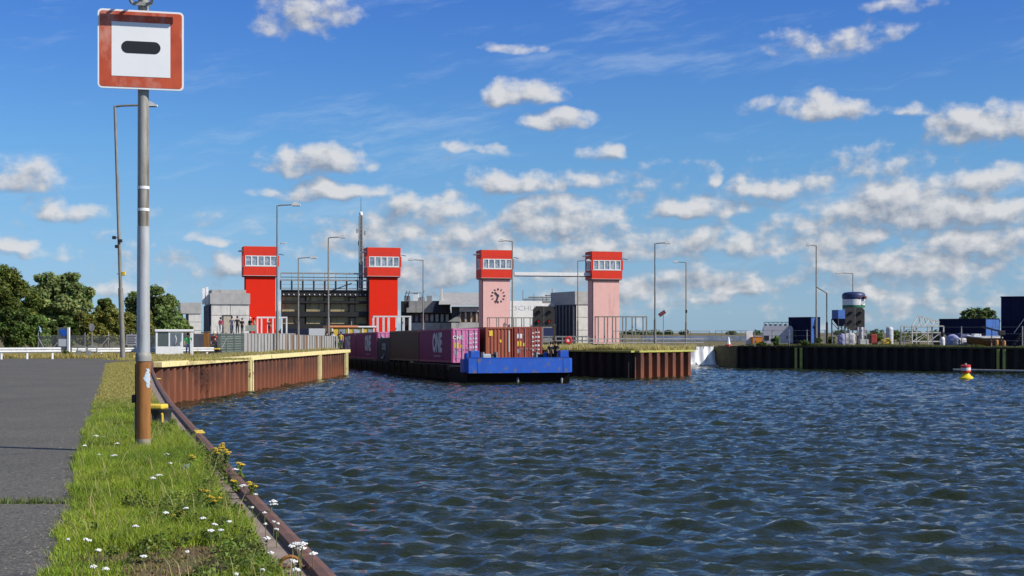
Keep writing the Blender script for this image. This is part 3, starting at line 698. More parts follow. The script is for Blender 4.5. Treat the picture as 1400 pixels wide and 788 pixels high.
# lift gate and its walkway between the red towers
YG = 201.5; gl = PX(381, YG); gr = PX(503.5, YG); gc = (gl + gr) / 2
t = thing('lift_gate', 'dark raised lift gate with tan bays between the red towers', 'gate', (gc, YG + 1.2, 0), math.atan2(3.4, 17.2)); hw = (gr - gl) / 2 - .25
def gz(py): return PZ(py, YG)
MB().box(-hw, hw, .5, .7, gz(449), gz(398)).build('gate_skin', dark_steel, t)
for a, b in ((398, 405), (412, 414.5), (426.5, 433), (443.5, 451)): MB().box(-hw, hw, -.25, .5, gz(b), gz(a)).build('girder', dark_steel, t)
cols = [(-1, -.60), (-.44, .02), (.12, .58), (.70, 1)]
for (a, b) in cols:
    for (za, zb) in ((405.5, 411.5), (415, 426), (433.5, 443)):
        MB().box(a*hw + .12, b*hw - .1, .36, .497, gz(zb), gz(za)).build('bay_panel', tan_panel, t)
for x in (-.52, .07, .64): MB().box(x*hw - .35, x*hw + .35, -.1, .49, gz(449), gz(399)).build('rib', dark_steel, t)
for x in np.linspace(-.95, .95, 17): MB().lathe([(.08, 0), (.09, .1), (.03, .16)], 8, (x*hw, -.27, gz(403.6))).build('work_lamp', white_paint, t)
mb = MB(); mb.box(-hw, hw, -.4, .7, gz(398), gz(396.4)); mb.build('deck', dark_steel, t)
t2 = thing('gate_walkway', 'railed steel walkway on top of the lift gate', 'walkway', t.location, t.rotation_euler.z)
w = hw + .1
for yy in (-.35, .65):
    for z_ in (373.6, 383.0): MB().box(-w, w, yy - .05, yy + .05, gz(z_) - .09, gz(z_) + .09).build('rail', galv, t2)
    MB().box(-w, w, yy - .03, yy + .03, gz(379) - .03, gz(379) + .03).build('thin_rail', dark_steel, t2)
n = 8
for i in range(n + 1):
    x = -w + 2*w*i/n; MB().box(x - .12, x + .12, -.45, -.25, gz(396.3), gz(383) - .09).build('post', dark_steel, t2)
    MB().box(x - .035, x + .035, -.38, -.3, gz(383) + .09, gz(373.6) - .09).build('rail_post', galv, t2)
for i in range(n):
    x0 = -w + 2*w*i/n + .2; x1 = -w + 2*w*(i+1)/n - .2
    MB().box(x0, x1, -.34, -.30, gz(395), gz(393.6)).box(x0, x1, -.34, -.30, gz(389.4), gz(388.8)).build('mid_rail', galv, t2)
MB().bar((w*.02, -.45, gz(400)), (w*.62, -.45, gz(387)), .14).build('stair_stringer', dark_steel, t2)
# things standing low under the gate
def slab(name, label, cat, pxa, pxb, pya, pyb, Y, mat, th=.25, rz=0.0):
    a = P(pxa, pyb, Y); b = P(pxb, pya, Y); w = b.x - a.x; h = b.z - a.z
    o = MB().bevbox(-w/2, w/2, 0, th, 0, h, min(.03, th*.2)).build(name, mat); o.location = ((a.x+b.x)/2, Y, a.z); o.rotation_euler.z = rz
    return tag(o, label, cat)
slab('chamber_panel', 'navy blue hoarding low under the left half of the lift gate', 'panel', 383, 422, 449.5, 497, 197, navy_panel, .3)
slab('chamber_panel', 'white hoarding low under the right half of the lift gate', 'panel', 422.2, 458, 449.5, 497, 197, white_paint, .3)
slab('chamber_panel', 'narrow white beam right of the white hoarding under the gate', 'panel', 458.4, 473, 448.4, 450.4, 190, white_paint, .3)

# ------------------------------------------------------------------ steel access frames at the tower feet
def frame_gantry(label, posts, ptop, pbot, Y, mat, w=.16, rail=True, name='steel_gantry', depth=1.6, gap=None):
    x0 = PX(posts[0], Y); t = thing(name, label, 'gantry', (x0, Y, PZ(pbot, Y)), LA * .6)
    h = PZ(ptop, Y) - PZ(pbot, Y); xs = [(PX(p_, Y) - x0) for p_ in posts]
    for x in xs:
        for yy in (0, depth): MB().box(x - w/2, x + w/2, yy - w/2, yy + w/2, 0, h - w).build('post', mat, t)
    for yy in (0, depth): MB().box(xs[0] - w/2, xs[-1] + w/2, yy - w*.6, yy + w*.6, h - w, h).build('top_beam', mat, t)
    for x in (xs[0], xs[-1]): MB().box(x - w/2, x + w/2, w*.61, depth - w*.61, h - w, h - .01).build('cross_beam', mat, t)
    return t
whites = M('white_frame', (.72, .72, .70), .5)
frame_gantry('white steel gantry at the foot of the leftmost red tower', [352, 357.5, 366, 373, 385, 391.5], 433.2, 456, 176, whites, .17)
frame_gantry('white steel gantry at the foot of the right red tower', [511, 517, 525, 532, 543, 552.5, 561.5], 432, 462, 186, whites, .16)
frame_gantry('dark steel gantry in front of the clock tower', [669, 682, 694, 706, 717, 729], 434, 470, 176, lamp_pole, .10)
frame_gantry('long steel gantry reaching right from the rightmost pink tower', [818, 831, 842.5, 857, 870.5, 886], 432.5, 468, 165, lamp_pole, .12)

# ------------------------------------------------------------------ the barge and its cargo
BA = R(16.6)
hull_black = M('hull_black', (.005, .005, .006), .7, c2=(.009, .008, .008), scale=2, stretch=(1, 1, .4), dirt=(.03, .02, .015), dlo=.62, dhi=.85, spec=.08)
hull_blue = M('hull_blue', (.012, .095, .48), .5, c2=(.010, .075, .40), scale=1.4, dirt=(.13, .11, .13), dscale=2.2, dstretch=(1, 1, .7), dlo=.56, dhi=.66)
barge = thing('cargo_barge', 'long black barge with a blue bow laden with shipping containers', 'barge', (.70, 113.4, WZ), BA)
barge.rotation_euler.x = R(-.5)          # trimmed a little by the stern
bpy.context.view_layer.update()
HW = 4.3
# hull: black pontoon with raked bow
prof = [(0.75, -.9), (.45, .55), (.35, 1.1), (6.2, 1.25), (6.4, 1.0), (78, 1.0), (78, -.9)]
MB().yprism(prof[::-1], -HW, HW).build('hull', hull_black, barge)
for sx in (-1, 1):
    MB().box(sx*HW - .1, sx*HW + .1, 6.5, 72, 1.0, 1.42).build('coaming', hull_black, barge)
for i in range(22):
    MB().box(-HW - .16, -HW - .102, 7.5 + i*2.9, 7.7 + i*2.9, .05, 1.42).build('hull_rib', hull_black, barge)
MB().box(-HW - .2, -HW - .102, 6.5, 74, .28, .40).build('rubbing_strake', hull_black, barge)
# blue bow apron in plates
for a, b in ((-HW - .02, -3.6), (-3.6, 3.55), (3.55, HW - .2)):
    e = .02
    mb = MB(); mb.add([(a+e, .0, 2.02), (b-e, .0, 2.02), (b-e, -.05, .84), (a+e, -.05, .84), (a+e, .45, 2.02), (b-e, .45, 2.02), (b-e, .5, .80), (a+e, .5, .80)],
                      [(3,2,1,0),(4,5,6,7),(0,1,5,4),(1,2,6,5),(2,3,7,6),(3,0,4,7)]); mb.build('bow_plate', hull_blue, barge)
mb = MB(); mb.prism([(HW - .2, 0), (HW + .12, .3), (HW + .12, 1.4), (HW - .2, 1.4)], .86, 2.0); mb.build('bow_cheek', hull_blue, barge)
mb = MB(); mb.prism([(-HW, 0), (-HW - .28, .5), (-HW - .28, 1.6), (-HW, 1.6)], .9, 1.95); mb.build('bow_cheek', hull_blue, barge)
MB().box(-HW, HW - .2, -.02, .45, 2.025, 2.07).build('bow_rail', hull_blue, barge)
for x in (-3.75, 3.72): MB().bevbox(x - .36, x + .36, .12, .8, 2.075, 2.62, .04).build('bow_block', hull_blue, barge)
MB().box(-HW + .2, HW - .2, .5, 6.1, 1.28, 1.32).build('fore_deck', dark_steel, barge)
MB().box(2.3, 4.05, 1.0, 3.0, 1.321, 1.565).build('hatch_platform', dark_steel, barge)
for x in (-.1, 3.6): MB().lathe([(.08, -.3), (.12, .0), (.07, .18)], 10, (x, .50, .28)).build('anchor_fairlead', M('worn_white', (.30, .30, .29)), barge)
for x, s_ in ((-2.0, .5), (2.4, .42)):
    wn = bpy.data.objects.new('deck_winch', None); link(wn, barge); wn.location = (x, 2.2, 1.3)
    MB().tube([(-.5*s_*2, 0, .75), (.5*s_*2, 0, .75)], .28, 12).build('drum', dark_steel, wn)
    for q in (-1, 1): MB().prism([(q*.55*2*s_ - .05, -.4), (q*.55*2*s_ + .05, -.4), (q*.55*2*s_ + .05, .4), (q*.55*2*s_ - .05, .4)], 0, 1.2).build('cheek', M('winch_grey', (.3, .3, .29)), wn)
for x, yy, c in ((-4.0, 1.6, hull_blue), (2.7, 1.8, hull_blue)):
    MB().lathe([(.25, 0), (.25, .9), (.22, 1.12), (.05, 1.16)], 12, (x, yy, 1.3)).build('barrel', c, barge, True)
MB().bevbox(-2.75, -2.1, 1.3, 1.9, 1.3, 2.35, .05).build('engine_cover', M('cover_white', (.5, .52, .55)), barge)
# containers
def cont_mats(nm, c):
    return M('container_' + nm, c, .55, c2=tuple(v*.84 for v in c), scale=1.2, dirt=tuple(v*.45 + .02 for v in c), dscale=1.5, dlo=.58, dhi=.8)
wht = M('decal_white', (.70, .70, .70), .6); yel = M('decal_yellow', (.80, .55, .04), .6); gry = M('decal_grey', (.36, .36, .37), .6)
def corr(mb, axis, a0, a1, z0, z1, f, depth, pitch, outward):
    n = max(2, int(abs(a1 - a0) / pitch)); p = (a1 - a0) / n; pts = []
    for i in range(n):
        s0 = a0 + i*p
        pts += [(s0, 0), (s0 + p*.25, 0), (s0 + p*.5, depth), (s0 + p*.75, depth)]
    pts.append((a1, 0)); k = len(pts)
    if axis == 'y': vs = [(f - outward*d, s, z) for z in (z0, z1) for s, d in pts]
    else: vs = [(s, f - outward*d, z) for z in (z0, z1) for s, d in pts]
    mb.add(vs, [(i, i+1, k+i+1, k+i) for i in range(k-1)])
def container(label, x, y, z, L, mat, front='door', logo=None, H=2.86, W=2.44, name='shipping_container', loc0=barge, decals=True, rz=BA):
    c = Vector((x, y, z)); wl = barge.matrix_basis @ Vector((x, y, z)) if loc0 is barge else c
    t = thing(name, label, 'container', wl, rz, 'containers stacked on the barge' if loc0 is barge else None)
    if loc0 is barge: t.rotation_euler.x = barge.rotation_euler.x
    w = W / 2; e = .16
    for sx in (-1, 1):
        for yy in (0, L): MB().box(sx*w - (.14 if sx > 0 else 0), sx*w + (.14 if sx < 0 else 0), yy - (.14 if yy else 0), yy + (0 if yy else .14), 0, H).build('corner_post', mat, t)
    mb = MB()
    for sx in (-1, 1):
        a, b = sorted((sx*w - sx*.004, sx*w - sx*.12)); mb = MB(); mb.box(a, b, .14, L - .14, 0, .17); mb.build('side_rail', mat, t)
        mb = MB(); mb.box(a, b, .14, L - .14, H - .13, H - .004); mb.build('side_rail', mat, t)
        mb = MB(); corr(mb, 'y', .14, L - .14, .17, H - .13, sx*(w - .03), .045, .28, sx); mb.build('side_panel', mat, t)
    MB().box(-w + .005, w - .005, .14, L - .14, H - .05, H - .012).build('roof', mat, t)
    for yy in (.004, L - .12):
        for za, zb in ((0, .18), (H - .14, H - .002)): MB().box(-w + .14, w - .14, yy, yy + .116, za, zb).build('end_rail', sunlit_pink if mat is magenta else mat, t)
    mb = MB(); corr(mb, 'x', -w + .14, w - .14, .18, H - .14, L - .05, .045, .28, 1); mb.build('end_panel', mat, t)
    if front == 'corrugated':
        mb = MB(); corr(mb, 'x', -w + .14, w - .14, .18, H - .14, .04, .05, .28, -1); mb.build('end_panel', mat, t)
        MB().box(-.92, -.62, .012, .03, H - .75, H - .3).build('sticker', yel, t); MB().box(-.02, .14, .012, .03, H - 1.3, H - 1.05).build('sticker', yel, t)
        MB().box(.78, .86, .012, .03, H - 2.1, H - .3).build('serial_strip', wht, t)
    else:
        for sx in (-1, 1):
            a, b = sorted((sx*.012, sx*(w - .145)))
            dm = sunlit_pink if mat is magenta else mat
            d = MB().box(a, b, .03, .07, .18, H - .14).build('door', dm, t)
            for k in range(4):
                zz = .25 + k * (H - .5) / 4; MB().box(a + .06, b - .06, .016, .0295, zz + .1, zz + (H - .5)/4 - .08).build('door_panel', dm, d)
            for q in (.28, .74):
                xx = a + (b - a) * q; MB().tube([(xx, -.02, .1), (xx, -.02, H - .1)], .028, 6).build('lock_rod', galv, d)
                MB().box(xx - .02, xx + .22*(-sx), -.045, -.025, 1.1, 1.15).build('handle', galv, d)
        if decals:
            def dec(x0, x1, z0, z1, mt): MB().box(x0, x1, .003, .0155, z0, z1).build('decal', mt, t)
            dec(-.98, -.62, H - 1.62, H - 1.2, yel); dec(-.48, -.26, H - 1.62, H - 1.35, yel); dec(-.98, -.72, H - 2.2, H - 1.85, gry)
            for k in range(6):
                dec(.30, .52, H - .55 - k*.36, H - .47 - k*.36, wht); dec(.62, 1.0, H - .5 - k*.36 - .05*(k % 2), H - .40 - k*.36, wht)
            dec(.30, .45, H - .95, H - .75, wht)
            dec(-1.0, -.55, H - .95, H - .58, wht if logo is None else mat)
            if logo:
                o = inst('lettering', text_mesh('ONE', .42, wht, 'door_text', .02, .004, 1.0, 1.1), t, (-.66, .004, H - .78))
    if logo:
        me = text_mesh(logo, 1.62, M('logo_pale', (.55, .55, .60), .6), 'side_text', .075, .006, 1.0, 1.36)
        me.transform(Matrix.Rotation(R(-90), 4, 'Z'))
        inst('lettering', me, t, (-w + .012, L * .42, H * .56))
        MB().box(-w + .006, -w + .018, L*.42 - 1.2, L*.42 + 1.2, H*.16, H*.20).build('small_lettering', M('logo_dim', (.30, .24, .30)), t)
    return t
magenta = cont_mats('magenta', (.22, .012, .10)); sunlit_pink = cont_mats('sunlit_pink', (.66, .20, .40)); brown = cont_mats('brown', (.33, .085, .045)); rbrown = cont_mats('redbrown', (.30, .05, .035))  # one paint: magenta darkened for shaded sides, pink paled for sunlit doors
dbrown = cont_mats('darkbrown', (.085, .042, .03)); blk = cont_mats('navyblack', (.020, .022, .035))
CZ = 1.60
container('front left magenta container with sunlit pink doors facing forward', -2.83, 6.5, CZ, 12.2, magenta, logo='ONE')
container('front middle orange brown container with plain ribbed end', 0.06, 6.2, CZ, 12.2, brown, 'corrugated', H=2.97)
container('front right red brown container with white printed doors', 2.54, 6.1, CZ, 12.2, rbrown, H=2.98)
container('unmarked dark brown container behind the front magenta one', -2.85, 18.9, CZ, 12.9, dbrown)
tb = container('short black container with white emblem set lower than its neighbours', -2.85, 32.0, CZ - .62, 6.1, blk, decals=False)
me = text_mesh('XXII', .95, M('logo_pale', (.55, .55, .60)), 'side_text', .01, .006); me.transform(Matrix.Rotation(R(-90), 4, 'Z')); inst('emblem_lettering', me, tb, (-1.24, 2.6, 1.9))
mb = MB(); mb.tube([(-1.25, 3.4 + .9*math.cos(a), 2.0 + .75*math.sin(a) + .2) for a in np.linspace(.7, 2.1, 7)], .07, 6); mb.build('emblem_arc', M('logo_pale', (.55, .55, .60)), tb)
mb = MB(); mb.tube([(-1.25, 3.2 + .9*math.cos(a), 1.5 + .75*math.sin(a)) for a in np.linspace(3.6, 5.2, 7)], .07, 6); mb.build('emblem_arc', M('logo_pale', (.55, .55, .60)), tb)
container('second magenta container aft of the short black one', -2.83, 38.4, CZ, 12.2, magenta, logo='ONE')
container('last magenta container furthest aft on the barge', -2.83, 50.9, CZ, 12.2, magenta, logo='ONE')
# wheelhouse
wy = 66.0
wh = bpy.data.objects.new('wheelhouse', None); link(wh, barge); wh.location = (-1.6, wy, 1.95)
ylw = M('wheelhouse_yellow', (.62, .42, .05), .5, c2=(.5, .33, .05)); org = M('roof_orange', (.75, .30, .13), .6)
MB().box(-2.7, 2.7, 0, 5, .0, 2.7).build('house', M('house_dark', (.05, .045, .04)), wh)
for i in range(6):
    x0 = -2.65 + i*.9; MB().box(x0, x0 + .8, -.06, -.003, 2.0, 3.1).build('pane', glass_office if i % 2 else ylw, wh)
MB().box(-2.7, 2.7, .1, 4.8, 2.705, 3.3).build('cabin', ylw, wh)
MB().box(-2.9, .6, -.25, 5.1, 3.33, 3.55).build('roof', org, wh); MB().box(.6, 2.9, -.25, 5.1, 3.33, 3.50).build('roof', white_paint, wh)
for x in (-2.6, -.6, 1.2, 2.6): MB().box(x - .06, x + .06, -.14, -.065, 2.0, 3.33).build('pillar', white_paint, wh)
MB().tube([(0, 1, 3.5), (0, 1, 4.1)], .04, 6).build('aerial', galv, wh)

# ------------------------------------------------------------------ lock buildings
def building_left():
    Y = 165; x0 = PX(289, Y); t = thing('control_building', 'grey concrete lock building with a dark ribbed flank left of the red tower', 'building', (x0, Y, 1.55), LA)
    zt = PZ(401, Y) - 1.55; zc = PZ(416, Y) - 1.55; w = (PX(338, Y) - x0) / math.cos(LA)
    MB().box(0, w, 0, 9, -.05, zc).build('wall', concrete_l, t)
    MB().box(-.15, w + .1, -.15, 9.1, zc + .003, zt).build('parapet_cladding', metal_clad, t)
    MB().box(.15, w*.95, 1.5, 8, zt, zt + .45).build('roof_plant', metal_clad, t)
    MB().box(w*.5 - .02, w*.5 + .02, -.02, -.002, 0, zc).build('joint', dark_steel, t); MB().box(0, w, -.02, -.002, zc*.62, zc*.62 + .035).build('joint', dark_steel, t)
    d = MB().box(1.38, 2.28, -.06, -.003, .02, 2.05).build('door', M('door_beige', (.42, .38, .30), .7), t)
    MB().box(1.28, 1.38, -.1, -.003, 0, 2.15).box(2.28, 2.38, -.1, -.003, 0, 2.15).box(1.38, 2.28, -.1, -.003, 2.05, 2.15).build('frame', dark_steel, d)
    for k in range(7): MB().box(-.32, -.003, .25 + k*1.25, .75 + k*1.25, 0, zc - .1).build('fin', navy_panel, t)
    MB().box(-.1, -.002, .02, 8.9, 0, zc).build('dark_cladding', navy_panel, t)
    MB().box(-.55, -.25, 1.2, 1.5, zc, zt + .75).box(-.95, -.65, 1.2, 1.5, zc, zt + .6).build('vent_stack', white_paint, t)
    Y2 = 157; x2 = PX(258, Y2); t = thing('side_building', 'small pale concrete annex behind the white guard hut', 'building', (x2, Y2, 0), LA)
    w = (PX(274.5, Y2) - x2); zt = PZ(414, Y2); zc = PZ(429, Y2)
    MB().box(0, w, 0, 6, -.05, zc).build('wall', concrete_l, t); MB().box(-.9, w + .02, -.1, 6, zc + .003, zt).build('parapet_cladding', metal_clad, t)
    for k in range(3): MB().box(0, w, -.012, -.001, zc*(k+1)/4, zc*(k+1)/4 + .03).build('joint', dark_steel, t)
    for k in range(4): MB().box(-.85, -.6, .2 + k*1.3, .9 + k*1.3, -.05, zc).build('fin', navy_panel, t)
building_left()
def building_mid():
    Y = 238; x0 = PX(548, Y); t = thing('pump_house', 'low dark windowed building with a stained concrete fascia behind the containers', 'building', (x0, Y, 0), 0)
    X = lambda p_: PX(p_, Y) - x0; Z = lambda q: PZ(q, Y)
    MB().box(X(548), X(628), 1.2, 10, 0, Z(428)).build('wall', M('room_dark', (.03, .03, .033), .9), t)
    MB().box(X(559), X(613), 0, 10, Z(427), Z(411.5)).build('fascia', concrete, t); MB().box(X(556), X(594), -.2, -.003, Z(427.5), Z(421)).build('fascia_lip', concrete, t)
    for k, p_ in enumerate(range(560, 612, 7)): MB().box(X(p_), X(p_ + 4), 1.05, 1.19, Z(440), Z(430)).build('window', glass_office, t)
    MB().box(X(548), X(618), .6, 1.19, 0, Z(441.5)).build('lower_wall', concrete_l, t)
    mb = MB(); mb.xprism([(X(592), Z(428)), (X(594), Z(419)), (X(597), Z(413)), (X(601), Z(411.4)), (X(611), Z(411.4)), (X(614), Z(414)), (X(616.5), Z(428))], -.9, -.21); mb.build('dark_hood', navy_panel, t)
    MB().box(X(548), X(560), .3, 8, 0, Z(412)).build('end_block', dark_steel, t)
    for p_, a, b in ((551, 404, 412), (563, 400, 411), (571, 406, 411), (582, 404, 411)): MB().box(X(p_), X(p_ + 7), 3, 4.5, Z(412), Z(a)).build('roof_unit', white_paint if p_ == 563 else galv, t)
    MB().tube([(X(552), 3, Z(400)), (X(575), 3, Z(400)), (X(575), 3, Z(410))], .1, 6).build('roof_pipe', galv, t)
    for p_ in (551, 555, 575): MB().tube([(X(p_), 3, Z(410)), (X(p_) + .4, 3, Z(397))], .06, 6).build('aerial', dark_steel, t)
    Y = 232; x0 = PX(615, Y); t = thing('machine_hall', 'pale hall with a grey metal roof left of the clock tower', 'building', (x0, Y, 0), 0)
    X = lambda p_: PX(p_, Y) - x0; Z = lambda q: PZ(q, Y)
    w = X(664)
    MB().box(X(617), w, .8, 14, 0, Z(419.5)).build('wall', M('room_dark', (.03, .03, .033), .9), t)
    mb = MB(); mb.yprism([(-.4, Z(416.5)), (6.5, Z(399)), (13, Z(416.5))], X(600), w); mb.build('roof', metal_clad, t)
    MB().box(X(600), X(603.5), 1.5, 3, Z(412), Z(394.5)).build('chimney', concrete_l, t)
    MB().box(X(616), w, -.6, -.41, Z(419), Z(416.6)).build('eaves_board', white_paint, t)
    MB().box(X(628), w, .2, .79, Z(426.5), Z(420)).build('canopy_panel', concrete_l, t)
    for k in range(5):
        a = 629 + k*7.6; o = MB().box(X(a + 1), X(a + 6.5), .5, .56, Z(440), Z(428)).build('window', M('amber_glass', (.16, .075, .02), .3), t)
        MB().box(X(a), X(a + 1), .35, .62, Z(440.5), Z(427)).box(X(a + 6.5), X(a + 7.5), .35, .62, Z(440.5), Z(427)).build('frame', concrete_l, o)
    MB().box(X(617), w, .3, .79, 0, Z(441)).build('lower_wall', concrete_l, t)
    mb = MB(); mb.add([(X(612), .2, Z(440)), (X(629), .2, Z(440)), (X(629), .2, Z(430)), (X(612), .6, Z(440)), (X(629), .6, Z(440)), (X(629), .6, Z(430))], [(0,1,2),(5,4,3),(0,3,4,1),(1,4,5,2),(2,5,3,0)]); mb.build('stair_flank', concrete, t)
building_mid()
def building_right():
    Y = 224; x0 = PX(788, Y); t = thing('control_building', 'grey concrete lock building with a dark ribbed flank behind the right pink tower', 'building', (x0, Y, 0), LA + .12)
    zt = PZ(398.5, Y); zc = PZ(416.5, Y); w = PX(822, Y) - x0
    MB().box(0, w, 0, 9, -.05, zc).build('wall', concrete_l, t); MB().box(-.3, w + .1, -.15, 9.1, zc + .003, zt).build('parapet_cladding', metal_clad, t)
    for k in (1, 2): MB().box(0, w, -.02, -.002, zc*k/3, zc*k/3 + .05).build('joint', dark_steel, t)
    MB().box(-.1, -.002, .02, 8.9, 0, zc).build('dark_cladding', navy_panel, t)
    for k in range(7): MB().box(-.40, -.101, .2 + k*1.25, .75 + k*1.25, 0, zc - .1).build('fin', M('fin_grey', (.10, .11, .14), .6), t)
    Y3 = 226; t3 = thing('banner_wall', 'big white banner wall with thin lettering right of the clock tower', 'banner', (PX(690, Y3), Y3, 0), .30)
    w3 = PX(744, Y3) - PX(690, Y3)
    MB().box(0, w3, 0, .4, PZ(447, Y3), PZ(411.5, Y3)).build('banner', white_paint, t3)
    for k in range(4): MB().box(.5 + k*1.8, .7 + k*1.8, .15, .35, 0, PZ(447, Y3)).build('leg', galv, t3)
    me = text_mesh('USCHUTZ', 1.12, M('banner_ink', (.56, .57, .59)), 'banner_text', -.012, .01, 1.22, 1.0)
    inst('lettering', me, t3, (PX(722, Y3) - PX(690, Y3), -.02, PZ(421.5, Y3)))
    MB().box(w3 + .003, w3 + 2.2, .1, .5, PZ(419, Y3), PZ(414.5, Y3)).build('banner_wing', white_paint, t3)
    t4 = thing('roof_pipework', 'low tangle of rooftop pipes beyond the white banner wall', 'pipework', (PX(715, 245), 245, 0), 0)
    X = lambda p_: PX(p_, 245) - PX(715, 245); Z = lambda q: PZ(q, 245)
    MB().box(X(716), X(760), 0, 6, 0, Z(411)).build('block', concrete, t4)
    for q, a, b in ((409, 716, 752), (406.5, 722, 756), (404, 745, 762)): MB().tube([(X(a), 0, Z(q)), (X(b), 0, Z(q))], .13, 6).build('pipe', galv, t4)
    for p_, q in ((715, 397), (730, 402), (747, 403), (755, 395), (742, 406)): MB().tube([(X(p_), 0, Z(411)), (X(p_), 0, Z(q))], .07, 6).build('aerial', galv, t4)
building_right()

# ------------------------------------------------------------------ light signal boards
sig = M('signal_board', (.035, .033, .032), .7, c2=(.05, .046, .042))
red_lit = emit('red_signal', (.6, .02, .015), .35); dark_lens = M('dark_lens', (.02, .02, .02), .2)
def signal(label, pxa, pxb, pya, pyb, Y, pbase, lit, rz=0.0, base_z=0.0):
    x0 = PX((pxa + pxb)/2, Y); t = thing('signal_board', label, 'signal', (x0, Y, base_z), rz); w = (PX(pxb, Y) - PX(pxa, Y))/2; z0 = PZ(pyb, Y) - base_z; z1 = PZ(pya, Y) - base_z
    c = w * .28
    for sx in (-1, 1): MB().xprism([(sx*.015, z0), (sx*w, z0), (sx*w, z1 - c), (sx*(w - c), z1), (sx*.015, z1)][::sx], -.05, .05).build('panel', sig, t)
    MB().box(-.014, .014, -.06, .04, z0 - .0, z1 - .01).build('joint_strip', galv, t)
    for sx in (-1, 1):
        for i, zz in enumerate((z0 + (z1 - z0)*.26, z0 + (z1 - z0)*.70)):
            mb = MB(); mb.tube([(sx*w*.48, -.055, zz), (sx*w*.48, -.09, zz)], w*.10, 12); mb.build('lens', red_lit if (lit and i == 0) else dark_lens, t)
            mb = MB(); n = 9; vs = []
            for k in range(n):
                a = R(-10 + 200*k/(n-1))
                for yy, rr_ in ((-.055, w*.19), (-.26, w*.17)): vs.append((sx*w*.48 + rr_*math.cos(a), yy, zz + rr_*math.sin(a)))
            mb.add(vs, [(2*k, 2*k+1, 2*k+3, 2*k+2) for k in range(n-1)]); mb.build('hood', dark_steel, t)
    for sx in (-1, 1): MB().box(sx*w*.96 - .05, sx*w*.96 + .05, .055, .15, 0, z0 + .5).build('post', lamp_pole, t)
    return t
signal('black signal board with two red lights lit beside the banner wall', 728.5, 758.5, 419, 447, 150, 470, True)
signal('black signal board with all lights off in front of the silo', 1155.5, 1182, 420.5, 447.5, 161, 470, False, .0, .12)
slab('blue_panel', 'dark blue sheet panel below the lit signal board', 'panel', 743, 757, 448.5, 462.5, 152, M('blue_sheet', (.035, .05, .14), .6), .2)

# ------------------------------------------------------------------ railings, lifebuoy, pier furniture
def railing(label, pts, Y0Y1, py_rails, mat, post_py, step_px, w=.07, name='railing', bz=0.0):
    (pa, ya), (pb, yb) = pts; t = thing(name, label, 'railing', (PX(pa, ya), ya, bz)); o = t.location
    A0 = Vector((PX(pa, ya), ya, 0)); B0 = Vector((PX(pb, yb), yb, 0))
    for q in py_rails:
        a = Vector((A0.x, ya, PZ(q, ya))) - o; b = Vector((B0.x, yb, PZ(q, yb))) - o; MB().bar(a, b, w, w).build('rail', mat, t)
    n = max(1, int(abs(pb - pa) / step_px))
    for i in range(n + 1):
        c = A0.lerp(B0, i/n); zt = PZ(py_rails[0], c.y); MB().box(c.x - o.x - w/2, c.x - o.x + w/2, c.y - o.y - w/2 + .003, c.y - o.y + w/2 - .003, -.05, zt - bz - w*.51).build('post', mat, t)
    return t
railing('grey double railing along the grass behind the bow crew', ((742, 143), (805, 143)), 0, (460.5, 466), galv, 472, 9, .13)
railing('long grey railing over the pier behind the tall lamp', ((805, 146), (962, 150)), 0, (463.5, 468.5), galv, 474, 12, .09)
railing('thin high railing on the pier reaching to the dam', ((838, 155), (970, 158)), 0, (453, 463), lamp_pole, 474, 26, .07)
railing('thin railing in front of the distant field right of the dam', ((978, 200), (1022, 200)), 0, (452.5, 462), lamp_pole, 470, 8, .07)
t = thing('lifebuoy', 'red round lifebuoy with white centre on the pier railing', 'lifebuoy', P(777, 465.5, 141))
mb = MB(); n = 24
ring = [Vector((.28*math.cos(2*math.pi*k/n), 0, .28*math.sin(2*math.pi*k/n))) for k in range(n)]
vs = []; fs = []
for k, c in enumerate(ring):
    d = c.normalized()
    for q in range(8):
        a = 2*math.pi*q/8; vs.append(c + d*(.13*math.cos(a)) + Vector((0, .09*math.sin(a), 0)))
for k in range(n):
    for q in range(8): fs.append((k*8+q, k*8+(q+1) % 8, ((k+1) % n)*8+(q+1) % 8, ((k+1) % n)*8+q))
mb.add(vs, fs); mb.build('ring', M('buoy_red', (.62, .05, .04), .6), t, True)
mb = MB(); mb.xprism([(.15*math.cos(a), .15*math.sin(a)) for a in np.linspace(0, 2*math.pi, 14)[:-1]], -.04, .06); mb.build('centre', white_paint, t)
t = thing('wooden_post', 'slim brown timber post beside the lit signal board', 'post', (PX(757.8, 140), 140, 0)); MB().bevbox(-.1, .1, -.1, .1, -.1, PZ(445, 140), .02).build('shaft', M('brown_timber', (.10, .07, .05), .9), t)
MB().bevbox(-.13, .13, -.13, .13, PZ(445, 140), PZ(445, 140) + .05, .02).build('top', galv, t)
t = thing('floodlight', 'small tilted floodlight on a thin pole at the pier end', 'floodlight', (PX(907, 133), 133, 0))
hz = PZ(431, 133); MB().tube([(0, 0, -.1), (0, 0, hz)], .04, 8).build('pole', galv, t)
mb = MB(); mb.bevbox(-.34, .34, -.15, .15, -.17, .17, .03); o = mb.build('lamp_housing', dark_steel, t); o.location = (-.12, -.05, hz + .15); o.rotation_euler = (0, -.6, 0)
MB().box(-.3, .3, -.165, -.152, -.13, .13).build('lens', M('flood_lens', (.25, .07, .06), .3), o)

